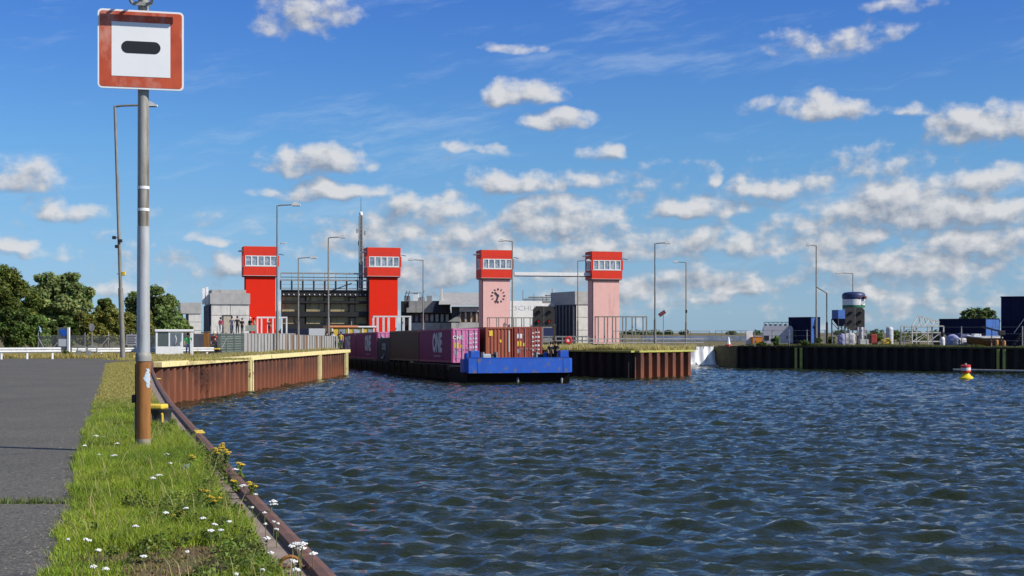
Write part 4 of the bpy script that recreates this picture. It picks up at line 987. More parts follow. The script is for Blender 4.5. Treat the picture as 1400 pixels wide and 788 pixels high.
# white dam across the right chamber
t = thing('sheeted_dam', 'white sheeted dam closing the water gap right of the pier', 'dam', (PX(958, 170), 170, 0), .22)
X = lambda p_, Y=170: PX(p_, Y) - PX(958, 170)
tarp = M('white_tarp', (.86, .86, .84), .6, c2=(.80, .80, .78), scale=.8, dirt=(.5, .48, .42), dlo=.6, dhi=.8, bump=.03, bscale=2)
mb = MB(); n = 26; vs = []; fs = []
for i in range(n + 1):
    u = i / n; x = X(915) + (X(976) - X(915)) * u
    for j in range(9):
        v = j / 8; vs.append((x, -.25*math.sin(u*9 + v*2)*.35 - .5*(1 - v)**2 + .12*math.sin(u*31), WZ + .25 + (PZ(474, 170) - WZ - .25)*v))
for i in range(n):
    for j in range(8): fs.append((i*9+j, (i+1)*9+j, (i+1)*9+j+1, i*9+j+1))
mb.add(vs, fs); mb.build('front_sheet', tarp, t, True)
mb = MB(); vs = []; fs = []
for i in range(9):
    u = i / 8
    for j in range(9):
        v = j / 8; flare = (1 - v)**2.2
        vs.append((X(976) + u*(.15 + 1.0*flare), -.5*(1-v)**2 + .9*u*(.2 + flare) + .05*math.sin(u*14), WZ + .25 + (PZ(473 - 1*u, 170) - WZ - .25)*v))
for i in range(8):
    for j in range(8): fs.append((i*9+j, (i+1)*9+j, (i+1)*9+j+1, i*9+j+1))
mb.add(vs, fs); mb.build('side_sheet', tarp, t, True)
MB().box(X(915), X(984), -.9, 1.5, WZ - .6, WZ + .22).build('concrete_sill', concrete_l, t)
MB().box(X(915), X(978), .9, 3.0, WZ - .5, PZ(474.5, 170)).build('core', concrete, t)
# timber lagging wall at the end of the right quay
tim = M('timber_dark', (.05, .037, .027), .9, c2=(.03, .023, .018), scale=2, stretch=(.3, 1, 4), rand=.25)
a = Vector((PX(985.5, 171), 171, 0)); b = Vector((RW[0][0], RW[0][1], 0)); L = (b - a).length
t = thing('timber_wall', 'dark horizontal timber plank wall between the dam and the darkened quay', 'wall', (a.x, a.y, 0), math.atan2(b.y - a.y, b.x - a.x))
for k in range(11): MB().bevbox(-.02, L + .05, -.12, .05, WZ - .3 + k*.255, WZ - .06 + k*.255, .015).build('plank', tim, t)
for x in (0, L*.5, L): MB().box(x - .12, x + .12, -.3, -.121, WZ - .5, .1).build('pile', shaded_pile, t)

# ------------------------------------------------------------------ right quay: plant, tanks, containers, boat
BZ = .12
def base(px, Y, z=BZ): return (PX(px, Y), Y, z)
bright_blue = M('container_blue', (.05, .14, .42), .5, c2=(.04, .11, .34), scale=1, dirt=(.03, .05, .12), dlo=.6, dhi=.85)  # brighter blue puts sunlight into container door ends; also the hopper's blue
deep_blue = M('container_deep_blue', (.012, .015, .055), .7, c2=(.008, .011, .04), scale=1, spec=.12)  # darker blue puts shade into container sides; also the hall's own colour
# pale tank container with manholes
Y = 172; t = thing('tank_container', 'pale grey mobile tank with a railed roof on the right quay', 'tank', base(1064, Y), -.12)
w = (PX(1083.5, Y) - PX(1043.6, Y))/2; z1 = PZ(445.5, Y) - BZ
body = [( -w, .25), (w, .25), (w, z1 - .35), (w - .15, z1 - .08), (w - .4, z1), (-w + .4, z1), (-w + .15, z1 - .08), (-w, z1 - .35)]
MB().xprism(body, 0, 2.3).build('shell', M('tank_grey', (.52, .52, .58), .5, c2=(.44, .44, .50), dirt=(.3, .3, .32), dlo=.6, dhi=.8), t)
for x in (-w*.9, w*.9):
    for yy in (.1, 2.0): MB().box(x - .08, x + .08, yy, yy + .2, -.05, .25).build('foot', dark_steel, t)
for k in range(6): MB().lathe([(.17, 0), (.17, .12), (.1, .2)], 10, (-w*.82 + k*w*.33, .7, z1)).build('manhole', dark_steel, t)
for yy in (.1, 2.2):
    MB().bar((-w*.9, yy, z1 + .42), (w*.9, yy, z1 + .42), .05).build('guard_rail', dark_steel, t)
    for k in range(7): MB().bar((-w*.9 + k*w*.3, yy, z1 - .05), (-w*.9 + k*w*.3, yy, z1 + .40), .04).build('guard_post', dark_steel, t)
MB().box(-w*.95, -w*.62, -.05, -.003, .6, 1.15).build('hatch', dark_steel, t); MB().box(w*.55, w*.62, -.05, -.003, .8, 1.1).build('valve', dark_steel, t)
for q in range(3):
    mb = MB(); mb.tube([(w + .05 + .5*k/8, -.3 - .1*q, .2 + (1.7 - q*.35)*math.sin(math.pi*(.5 + .5*k/8))) for k in range(9)], .06, 6); mb.build('hose', black_rub, t, True)
# blue box container beside it (shade and sun put into side and end colours)
def box_container(label, pa, pb, pc, pt, Y, mat_side, L=None, doors=True, H=None):
    """front-left corner edge at pb; shade-coloured long side pa..pb, sun-coloured end pb..pc"""
    rz = math.atan2(1, 1) * .95; H = H or PZ(pt, Y) - BZ
    t = thing('site_container', label, 'container', base(pb, Y), R(38))
    ws = (PX(pc, Y) - PX(pb, Y)) / math.cos(R(38)) ; ls = (PX(pb, Y) - PX(pa, Y)) / math.sin(R(38))
    mb = MB(); corr(mb, 'y', .1, ls - .1, .15, H - .12, 0.02, .05, .3, -1); mb.build('side_panel', mat_side, t)
    mb = MB(); corr(mb, 'y', .1, ls - .1, .15, H - .12, ws - .02, .05, .3, 1); mb.build('side_panel', mat_side, t)
    for x in (0, ws - .1):
        for y in (0, ls - .1): MB().box(x, x + .1, y, y + .1, 0, H).build('corner_post', mat_side, t)
        for z in (0, H - .12): MB().box(x + .005, x + .095, .1, ls - .1, z, z + .115).build('side_rail', mat_side, t)
    MB().box(.01, ws - .01, .02, ls - .02, H - .1, H - .02).build('roof', mat_side, t)
    MB().box(.1, ws - .1, ls - .08, ls - .03, .02, H - .12).build('end_panel', mat_side, t)
    for i in range(2):
        d = MB().box(.1 + i*(ws - .2)/2 + .01, .1 + (i + 1)*(ws - .2)/2 - .01, .02, .06, .1, H - .12).build('door', bright_blue, t)
        MB().box(.1 + (i + .5)*(ws - .2)/2 - .02, .1 + (i + .5)*(ws - .2)/2 + .02, -.01, .018, .15, H - .15).build('lock_rod', galv, d)
    return t
c1 = box_container('dark blue container with a lit end beside the pale tank', 1084, 1108.5, 1124, 433.5, 170, deep_blue)
MB().tube([(.9, -.25, .2), (.9, -.3, 1.6), (.75, -.2, 2.2), (.5, -.1, 2.4)], .12, 8).build('exhaust_hose', black_rub, c1, True)
box_container('low dark blue container with a sunlit blue door end behind the boat', 1301.5, 1347.5, 1374, 435.5, 163, deep_blue)
# tall dark hall at the picture edge with stairs
t = thing('tall_hall', 'tall dark blue hall with an outside stair at the right picture edge', 'building', base(1368.5, 167), R(-21))
H = PZ(405.5, 167) - BZ
for k in range(9): MB().box(k*1.1, k*1.1 + 1.08, 0 if k % 2 else .03, .3, -.05, H - .12).build('wall_panel', deep_blue, t)
MB().box(0, 9.9, .31, 12, -.05, H - .12).build('wall', deep_blue, t); MB().box(-.06, 9.95, -.05, 12, H - .119, H).build('roof_edge', deep_blue, t)
mb = MB(); MB().bar((1.4, -.7, .1), (3.6, -.7, 3.4), .08, .25).build('stair_stringer', dark_steel, t); MB().bar((1.4, -1.5, .1), (3.6, -1.5, 3.4), .08, .25).build('stair_stringer', dark_steel, t)
for k in range(11): MB().box(1.45 + k*.2, 1.7 + k*.2, -1.45, -.75, .18 + k*.3, .22 + k*.3).build('tread', galv, t)
MB().bar((1.5, -1.52, 1.5), (3.6, -1.52, 4.6), .06).build('handrail', white_paint, t)
MB().box(-.9, -.07, .2, .4, PZ(439, 167) - BZ - .1, PZ(439, 167) - BZ + .1).build('outrigger', white_paint, t)
# silo
Y = 170; t = thing('cement_silo', 'striped round silo with blue dome standing behind the signal board', 'silo', base(1167, Y))
r = (PX(1182, Y) - PX(1152, Y))/2; q = lambda py: PZ(py, Y) - BZ
MB().lathe([(r*1.04, q(407.5)), (r*1.04, q(404)), (r*1.0, q(402)), (r*.8, q(400)), (r*.3, q(399.2))], 28).build('dome', M('silo_navy', (.03, .045, .13), .45), t, True)
for a, b, mt in ((409.5, 407.5, M('silo_navy', (.03, .045, .13))), (417.5, 409.5, white_paint), (421.5, 417.5, M('silo_green', (.03, .16, .09))), (440, 421.5, M('silo_grey', (.35, .36, .38), .5))):
    MB().lathe([(r, q(a)), (r, q(b))], 28).build('band', mt, t, True)
MB().lathe([(.35, q(452)), (r, q(440))], 20).build('hopper', M('silo_grey', (.35, .36, .38)), t, True)
for k in range(4):
    a = R(45 + 90*k); MB().tube([(r*.95*math.cos(a), r*.95*math.sin(a), -.05), (r*.95*math.cos(a), r*.95*math.sin(a), q(440))], .09, 8).build('leg', white_paint, t)
for dx in (.45, 1.1): MB().bevbox(dx - .14, dx + .14, -r*.93 - .1, -r*.5, q(409), q(405.6), .03).build('lamp_box', M('lamp_amber', (.22, .05, .03)), t)
mb = MB(); mb.tube([(.75, -r*.83, q(413.5)), (.75, -r*.83 - .09, q(413.5))], .32, 14); mb.build('gauge', white_paint, t)
MB().box(.3, 1.25, -.8, -.3, -.02, q(448)).build('filling_pipe_box', M('box_white', (.6, .58, .57)), t)
# blue hopper on legs
Y = 166; t = thing('feed_hopper', 'small blue hopper on a lattice of legs left of the signal board', 'hopper', base(1148.5, Y), R(20)); w = .68; q = lambda py: PZ(py, Y) - BZ
MB().box(-w, w, -w, w, q(436), q(424)).build('bin', bright_blue, t)
mb = MB(); mb.add([(-w, -w, 0), (w, -w, 0), (w, w, 0), (-w, w, 0), (-.2, -.2, -.9), (.2, -.2, -.9), (.2, .2, -.9), (-.2, .2, -.9)], [(0,1,2,3),(7,6,5,4),(4,5,1,0),(5,6,2,1),(6,7,3,2),(7,4,0,3)]); o = mb.build('chute', deep_blue, t); o.location.z = q(436) - .003
for sx in (-1, 1):
    for sy in (-1, 1): MB().box(sx*w - .05, sx*w + .05, sy*w - .05, sy*w + .05, -.05, q(436) - .003).build('leg', dark_steel, t)
    for k in range(3): MB().bar((sx*w, -w, .1 + k*.9), (sx*w, w, .9 + k*.9), .05).build('brace', dark_steel, t)
for k in range(3): MB().bar((-w, -w - .06, .2 + k*.9), (w, -w - .06, .9 + k*.9), .05).build('brace', dark_steel, t)
# sacks, boxes and drums
def lumpy(name, label, cat, px, Y, w, d, h, mat, seed, z=BZ):
    r_ = random.Random(seed); bm = bmesh.new(); bmesh.ops.create_icosphere(bm, subdivisions=3, radius=1)
    ph = [r_.uniform(0, 6) for _ in range(6)]
    for v in bm.verts:
        c = v.co; k = 1 + .10*math.sin(5*c.x + ph[0]) + .10*math.sin(6*c.y + ph[1]) + .08*math.sin(9*c.z + ph[2] + 4*c.x)
        bx_ = max(abs(c.x), abs(c.y), abs(c.z)); c2 = c * (k * (.55 + .45 / bx_))
        v.co = Vector((c2.x*w/2*.85, c2.y*d/2*.85, max(0, (c2.z + .85)*h/1.85)))
    me = bpy.data.meshes.new(name); bm.to_mesh(me); bm.free(); me.materials.append(mat)
    for p_ in me.polygons: p_.use_smooth = True
    o = bpy.data.objects.new(name, me); link(o); o.location = (PX(px, Y), Y, z); return tag(o, label, cat)
bagw = M('sack_white', (.56, .55, .57), .8, c2=(.36, .35, .38), scale=2, bump=.03, bscale=5); bagp = M('tarp_violet', (.34, .34, .55), .7, c2=(.22, .22, .40), scale=1.5, bump=.04, bscale=4)
lumpy('bulk_sack', 'violet grey bulk sack under the blue hopper', 'sack', 1150.5, 163, .95, .9, 1.35, bagp, 1)
lumpy('bulk_sack', 'white and blue bulk sack right below the signal board', 'sack', 1160.5, 164.5, 1.7, 1.1, 1.45, bagw, 2)
lumpy('bulk_sack', 'tall white bundle beside the silo legs', 'sack', 1177.5, 166, .8, .7, 2.35, bagw, 3)
lumpy('tarpaulin_heap', 'violet grey tarpaulin heap left of the boat', 'tarpaulin', 1303, 152, 1.7, 1.4, 1.30, bagp, 4)
lumpy('tarpaulin_heap', 'bright white plastic heap between tarpaulin and boat', 'tarpaulin', 1312, 150.5, 1.5, 1.1, .95, bagw, 5)
lumpy('tarpaulin_heap', 'dark blue sheeted pile behind the white plastic heap', 'tarpaulin', 1318, 154, 1.6, 1.4, 1.45, M('tarp_navy', (.06, .07, .16), .6, bump=.04, bscale=4), 6)
o = slab('planter_box', 'square grey concrete planter box at the quay edge under the signal board', 'planter', 1176, 1187.5, 464.5, 473, 160, concrete_l, .9)
t = thing('red_machine', 'small red compressor with black cage right of the signal board', 'compressor', base(1188, 166)); MB().bevbox(.25, .95, 0, .8, .25, 1.35, .06).build('cover', M('machine_red', (.42, .06, .045), .5), t)
MB().bevbox(-1.2, .22, .05, .75, .3, 1.2, .05).build('engine', black_rub, t)
for x in (-1.1, .8): MB().tube([(x, -.05, .18), (x, .85, .18)], .22, 12).build('wheel', black_rub, t)
MB().tube([(-1.2, 0, 1.2), (-1.2, 0, 1.6), (.2, 0, 1.6), (.2, 0, 1.2)], .04, 6).build('cage', dark_steel, t)
t = thing('yellow_machine', 'rusty yellow pump on a frame beside the upright cylinder', 'pump', base(1211, 160)); MB().bevbox(-.5, .5, -.3, .3, .25, .75, .08).build('housing', yellow_p, t)
mb = MB(); mb.tube([(.1 + .42*math.cos(a), -.32, .45 + .42*math.sin(a)) for a in np.linspace(0, 6.28, 17)], .06, 6); mb.build('flywheel', yellow_p, t); MB().box(-.65, .65, -.35, .35, .05, .24).build('skid', dark_steel, t)
t = thing('gas_cylinder_tank', 'upright pale grey cylinder tank beside the yellow pump', 'tank', base(1216.5, 163)); h = PZ(447, 163) - BZ
MB().lathe([(.38, .2), (.40, .3), (.40, h - .25), (.34, h - .1), (.2, h), (.05, h + .03)], 20).build('vessel', M('tank_pale', (.55, .57, .60), .4), t, True)
for k in range(3): MB().box(.3*math.cos(2.1*k) - .04, .3*math.cos(2.1*k) + .04, .3*math.sin(2.1*k) - .04, .3*math.sin(2.1*k) + .04, -.03, .22).build('foot', dark_steel, t)
MB().tube([(-.42, -.1, .3), (-.42, -.1, h + .1)], .03, 6).build('pipe', galv, t)
t = thing('white_cabinet', 'narrow white electrical cabinet beside the orange box', 'cabinet', base(1024.5, 178)); MB().bevbox(-.42, .42, 0, .7, .08, PZ(453.5, 178) - BZ, .03).build('body', white_paint, t); MB().box(-.36, .05, -.02, -.003, .2, 1.3).build('door', white_paint, t); MB().box(-.4, .4, .05, .65, -.03, .079).build('plinth', concrete, t)
t = thing('orange_box', 'low bright orange container box left of the pale tank', 'box', base(1036, 177)); MB().bevbox(-.66, .66, 0, 1.2, .06, PZ(461.5, 177) - BZ, .04).build('body', M('orange_paint', (.78, .26, .02), .5), t); MB().bevbox(-.7, .7, -.04, 1.24, PZ(461.5, 177) - BZ + .003, PZ(461.5, 177) - BZ + .07, .02).build('lid', M('orange_paint', (.78, .26, .02)), t); MB().box(-.3, -.2, -.03, -.003, .3, .5).build('latch', dark_steel, t)
t = thing('marker_stand', 'small white and red pointed marker at the end of the timber wall', 'marker', (PX(996, 168), 168, .1)); MB().lathe([(.30, 0), (.22, .35), (.10, .9), (.04, 1.05)], 8).build('cone', white_paint, t); MB().lathe([(.42, -.1), (.40, .12), (.25, .2)], 8).build('foot', M('marker_red', (.5, .10, .07)), t)
# bent davit pole
t = thing('davit_pole', 'bent dark davit pole leaning over from the tall right quay lamp', 'pole', base(1130.5, 161)); h = PZ(401, 161) - BZ
MB().tube([(0, 0, -.1), (0, 0, h*.45)], .13, 10).build('lower_tube', dark_steel, t); MB().tube([(0, 0, h*.45), (0, 0, h)], .09, 10).build('upper_tube', lamp_pole, t)
MB().tube([(.02, 0, h - .02), (PX(1117, 161) - PX(1130.5, 161), .2, PZ(392.5, 161) - BZ)], .075, 8).build('arm', lamp_pole, t)
# skeleton frame of a greenhouse
Y = 157; t = thing('roof_frame', 'grey skeleton frame of a dismantled pitched roof on the right quay', 'frame', base(1247, Y), R(12)); fm = M('frame_grey', (.48, .47, .44), .5, dirt=(.25, .2, .15)); q = lambda py: PZ(py, Y) - BZ
wz = q(446); L = (PX(1294, Y) - PX(1247, Y)); D = 2.6
for x in (0, L*.5, L):
    for y in (0, D): MB().box(x - .06, x + .06, y - .06, y + .06, -.05, wz).build('post', fm, t)
for y in (0, D):
    for z in (.55, wz*.68, wz): MB().box(.061, L - .061, y - .05, y + .05, z - .06, z + .06).build('beam', fm, t)
    MB().bar((.1, y, .6), (L*.45, y, wz*.66), .07).build('brace', fm, t); MB().bar((L*.55, y, .6), (L*.9, y, wz*.66), .07).build('brace', fm, t)
for k, x in enumerate((.0, L*.2, L*.4, L*.6)):
    MB().bar((x, 0, wz), (x + 1.25 - k*.1, 0.9, wz + 1.15 - k*.2), .07, .12).build('rafter', fm, t); MB().bar((x + 1.25 - k*.1, .9, wz + 1.15 - k*.2), (x + 2.4, D, wz + .2), .07, .1).build('rafter', fm, t)
MB().bar((1.2, .9, wz + 1.15), (L, .9, wz + .45), .1).build('ridge', fm, t)
lumpy('scrap_pile', 'dark scrap piled inside the skeleton roof frame', 'scrap', 1284, 158.5, 1.6, 1.3, 1.5, M('scrap_dark', (.05, .05, .05), .8), 9)
t = thing('white_canister', 'white canister with black neck standing by the roof frame', 'canister', base(1288.5, 155.5)); MB().lathe([(.22, 0), (.27, .1), (.27, .85), (.2, 1.0), (.12, 1.05)], 14).build('vessel', white_paint, t, True); MB().lathe([(.12, 1.05), (.13, 1.15), (.2, 1.25), (.2, 1.55), (.1, 1.65)], 12).build('neck', black_rub, t, True)
# boat on the quay
Y = 149; t = thing('work_boat', 'small work boat with white deck and brown hull laid up on the right quay', 'boat', base(1345, Y), R(-4)); Lb = (PX(1368, Y) - PX(1322, Y))/2
sec = []
for k in range(11):
    u = -1 + 2*k/10; b = .85*(1 - max(0, -u - .2)**2*1.3) * (1 if u < .8 else .94); sh = .95 + .18*max(0, -u)**2
    keel = .12 + .55*max(0, -u - .45)**1.5*1.6
    sec.append((u*Lb, max(b, .04), keel, sh))
mb = MB(); vs = []; fs = []
for x, b, kz, sh in sec:
    for y, z in ((-b, sh), (-b*.9, kz + (sh-kz)*.45), (-b*.5, kz + .05), (0, kz), (b*.5, kz + .05), (b*.9, kz + (sh-kz)*.45), (b, sh)): vs.append((x, y, z))
for i in range(10):
    for j in range(6): fs.append((i*7+j, i*7+j+1, (i+1)*7+j+1, (i+1)*7+j))
fs.append(tuple(range(6, -1, -1))); fs.append(tuple(range(70, 77))); mb.add(vs, fs); mb.build('hull', M('boat_brown', (.16, .075, .025), .5), t, True)
mb = MB(); vs = []; fs = []
for x, b, kz, sh in sec: vs += [(x, -b - .03, sh), (x, b + .03, sh), (x, -b - .03, sh + .10), (x, -b*.5, sh + .16), (x, b*.5, sh + .16), (x, b + .03, sh + .10)]
for i in range(10):
    o_ = i*6; n_ = o_ + 6
    for a, b in ((0, 2), (2, 3), (3, 4), (4, 5), (5, 1), (1, 0)): fs.append((o_+a, o_+b, n_+b, n_+a))
fs += [(0, 1, 5, 4, 3, 2), (60, 62, 63, 64, 65, 61)]
mb.add(vs, fs); mb.build('deck', white_paint, t)
MB().bevbox(-1.2, -.35, -.45, .45, 1.1, 1.4, .08).build('hatch', white_paint, t); MB().bevbox(-.1, 1.5, -.5, .5, 1.08, 1.2, .05).build('engine_box', M('boat_grey', (.35, .36, .37)), t)
for x in (-1.2, 1.2): MB().box(x - .1, x + .1, -.6, .6, -.02, .16).build('cradle', M('brown_timber', (.10, .07, .05)), t)
t = thing('loader_crane', 'black jib crane with orange fenders at the quay edge beside the boat', 'crane', base(1369, 147.5)); h = PZ(454, 147.5) - BZ
MB().tube([(0, 0, -.05), (0, 0, h)], .10, 8).build('mast', black_rub, t); MB().bar((.1, 0, h), (PX(1344, 147.5) - PX(1369, 147.5), .3, PZ(447, 147.5) - BZ), .16, .18).build('jib', black_rub, t); MB().bevbox(-.3, .35, -.2, .2, h - .35, h + .12, .05).build('head', black_rub, t)
for dx, z in ((-.55, .15), (.2, .12)): MB().lathe([(.05, .62), (.14, .55), (.16, .25), (.12, .0), (.04, -.05)][::-1], 10, (dx, -.3, z)).build('fender', M('fender_orange', (.62, .30, .10), .6), t, True)
MB().lathe([(.05, .35), (.11, .25), (.11, 0), (.04, -.06)][::-1], 10, (.25, -.62, -.55)).build('fender', M('fender_orange', (.62, .30, .10)), t, True)
# wire fences along the right quay
def wire_fence(label, pa, pb, ptop, Ya, Yb, step, wires=3, bz=BZ, mat=galv, w=.05):
    t = thing('wire_fence', label, 'fence', (PX(pa, Ya), Ya, bz)); o = t.location; n = max(1, int(abs(pb - pa)/step))
    A = Vector((PX(pa, Ya), Ya, bz)); B = Vector((PX(pb, Yb), Yb, bz)); h = PZ(ptop, (Ya + Yb)/2) - bz
    for i in range(n + 1): c = A.lerp(B, i/n) - o; MB().box(c.x - w, c.x + w, c.y - w, c.y + w, -.05, h + .08).build('post', mat, t)
    for k in range(wires): z = h*(1 - k/wires); MB().bar(Vector((0, 0, z)), B - A + Vector((0, 0, z)), .025).build('wire', mat, t)
wire_fence('thin wire fence in front of the pale tank and blue container', 1032, 1128, 452, 163, 158.5, 20)
wire_fence('thin wire fence in front of the striped silo', 1138, 1232, 452, 158, 154, 22)
wire_fence('thin wire fence before the roof frame and containers', 1236, 1398, 447.5, 154.5, 145.5, 34)
# floating boom pipe and buoy
t = thing('floating_boom', 'pale floating pipe lying along the foot of the darkened quay', 'pipe', (PX(1300, 145.5), 145.5, WZ)); b0 = t.location
pts = [(PX(p_, y) - b0.x, y - b0.y, .22) for p_, y in ((1303, 146), (1340, 144.2), (1380, 142.2), (1430, 139.8))]
for a, b in zip(pts, pts[1:]): MB().tube([Vector(a).lerp(Vector(b), .01), b], .13, 10).build('pipe_length', galv, t)
Yb = 124.5; t = thing('channel_buoy', 'floating buoy with red and white striped drum on a yellow float', 'buoy', (PX(1321, Yb), Yb, WZ))
t.rotation_euler = (.03, -.05, 0)
yb = M('buoy_yellow', (.80, .62, .02), .45); rb_ = M('buoy_red', (.62, .05, .04), .5)
MB().lathe([(.1, -.5), (.50, -.12), (.62, .02), (.60, .14), (.42, .26), (.30, .44), (.24, .52)], 24).build('float', yb, t, True)
MB().lathe([(.26, .52), (.42, .60), (.42, .76)], 20).build('red_band', rb_, t, True)
MB().lathe([(.418, .76), (.418, 1.0)], 20).build('white_band', white_paint, t, True)
MB().lathe([(.42, 1.0), (.42, 1.2), (.40, 1.22)], 20).build('red_band', rb_, t, True)
MB().lathe([(.10, 1.22), (.10, 1.34), (.05, 1.38)], 10).build('lantern', galv, t, True)

# ------------------------------------------------------------------ left bank: wall, fence, hut, rails, boards
# grey ribbed retaining wall of the terrace
rib_grey = M('ribbed_grey', (.36, .355, .34), .8, c2=(.28, .275, .26), scale=2, stretch=(1, 1, .3), dirt=(.2, .19, .17), dlo=.55, dhi=.8, rand=.1)
rib_rust = M('ribbed_rust', (.22, .11, .055), .85, c2=(.15, .08, .045), scale=2, stretch=(1, 1, .3), rand=.15)
A = Vector((PX(333, 111.5), 111.5, 0)); B = Vector((PX(461, 140.5), 140.5, 0)); L = (B - A).length
t = thing('retaining_wall', 'grey ribbed panel wall with some rusty panels behind the yellow quay cap', 'wall', A, math.atan2(B.y - A.y, B.x - A.x))
n = 34
for k in range(n):
    x = k*L/n; rust = k in (13, 15, 17, 19, 20, 24, 26); zt = 1.60 - .32*k/n
    MB().box(x + .01, x + L/n - .12, -.06, .12, -.1, zt).build('panel', rib_rust if rust else rib_grey, t); MB().box(x + L/n - .119, x + L/n + .009, -.16, .12, -.1, zt + .02).build('rib', rib_grey, t)
# green slatted enclosure left of it
A = Vector((PX(299, 108.5), 108.5, 0)); B = Vector((PX(332, 111.5), 111.5, 0)); L = (B - A).length
t = thing('slatted_fence', 'dark green slatted fence left of the grey ribbed wall', 'fence', A, math.atan2(B.y - A.y, B.x - A.x)); sl = M('slat_green', (.075, .105, .09), .5, c2=(.05, .075, .065), rand=.2)
for k in range(8): MB().box(0, L, -.03, .03, .06 + k*.19, .06 + k*.19 + .15).build('slat', sl, t)
for x in (0, L*.34, L*.66, L): MB().box(x - .04, x + .04, .031, .11, -.05, 1.66).build('post', galv, t)
MB().bar((0, -.05, .1), (L*.3, -.05, 1.2), .05).build('brace', galv, t)
t = thing('rusty_pile', 'upright rust brown steel pile beside the seated person', 'pile', (PX(282.5, 107), 107, 0)); MB().box(-.17, .17, -.17, -.1, -.1, 1.68).box(-.17, .17, .1, .17, -.1, 1.68).box(-.04, .04, -.1, .1, -.1, 1.68).build('beam', rust_post, t); MB().bevbox(-.2, .2, -.2, .2, 1.68, 1.72, .01).build('cap', galv, t)
# terrace railing where people stand
wire_fence('thin railing of the terrace behind the standing people', 288, 350, 447.3, 148, 150, 8, 2, 1.55, galv, .03)
slab('display_board', 'pale green display board on the terrace railing beside the red tower', 'board', 335.5, 350.5, 445, 453, 147.5, M('board_green', (.42, .47, .36), .6), .05)
# white guard hut
t = thing('guard_hut', 'white glazed shelter hut open at its right end on the far quay', 'hut', G(213, 487.6), LA); Yh = t.location.y
X = lambda p_: PX(p_, Yh) - t.location.x; Z = lambda q: PZ(q, Yh)
w0, w1, w2 = 0, X(249.5), X(262.5); D = 2.0; hz = Z(450.5)
wh_ = white_paint
MB().box(w0, w1, 0, .06, .03, Z(474)).build('front_panel', wh_, t); MB().box(w0, w0 + .06, .061, D, .03, Z(474)).build('side_panel', wh_, t); MB().box(w0, w1, D - .06, D, .03, Z(474)).build('rear_panel', wh_, t)
MB().bevbox(w0 - .06, w2 + .05, -.08, D + .08, hz - .16, hz, .02).build('roof', wh_, t)
for x in (w0 + .001, X(230), w1 - .1, w2 - .06):
    for y in (.0, D - .08): MB().box(x, x + (.10 if x > .1 else .12), y + .001, y + .08, (.031 if x > w1 else Z(474)), hz - .161).build('post', wh_, t)
MB().box(w0, w2, D - .07, D - .01, hz - .32, hz - .162).build('fascia', wh_, t)
gl_ = M('hut_glass', (.07, .085, .085), .08, c2=(.10, .12, .11), scale=1, spec=.8)
MB().box(w0 + .13, X(230) - .004, .03, .045, Z(474) + .002, hz - .165).build('window_pane', gl_, t)
tg = bpy.data.materials.new('clear_glass'); tg.use_nodes = True
nt_ = tg.node_tree; tb_ = nt_.nodes.new('ShaderNodeBsdfTransparent'); gb_ = nt_.nodes.new('ShaderNodeBsdfGlossy'); gb_.inputs['Roughness'].default_value = .03; mx_ = nt_.nodes.new('ShaderNodeMixShader'); mx_.inputs[0].default_value = .12
nt_.links.new(tb_.outputs[0], mx_.inputs[1]); nt_.links.new(gb_.outputs[0], mx_.inputs[2]); nt_.links.new(mx_.outputs[0], nt_.nodes['Material Output'].inputs[0])
MB().box(X(230) + .11, w1 - .11, .03, .045, Z(474) + .002, hz - .165).build('window_pane', tg, t)
MB().box(w0 + .07, w1 - .02, .07, D - .07, .0, .05).build('floor', concrete, t)
# guard rails
wg = M('guard_rail_white', (.72, .72, .70), .5, c2=(.60, .60, .58), dirt=(.35, .33, .3), dstretch=(1, 1, 1), dlo=.6, dhi=.8)
def guard_rail(label, A, B, h, n):
    A = Vector((*A, 0)); B = Vector((*B, 0)); L = (B - A).length
    t = thing('guard_rail', label, 'guard rail', A, math.atan2(B.y - A.y, B.x - A.x))
    prof = [(-.02, -.16), (-.09, -.11), (-.09, -.06), (-.02, -.015), (-.02, .015), (-.09, .06), (-.09, .11), (-.02, .16)]
    vs = [(x, y, h + z) for x in (0, L) for y, z in prof]; k = len(prof); mb = MB(); mb.add(vs, [(i, i+1, k+i+1, k+i) for i in range(k-1)]); mb.build('beam', wg, t)
    for i in range(n): x = .5 + (L - 1)*i/(n - 1); MB().box(x - .06, x + .06, -.018, .10, -.1, h + .1).build('post', wg, t)
guard_rail('nearer white guard rail at the left picture edge', G(-120, 493)[:2], G(83, 491)[:2], .56, 6)
guard_rail('further white guard rail behind the leaning lamp', (PX(98, 98), 98), (PX(292, 104), 104), .42, 7)
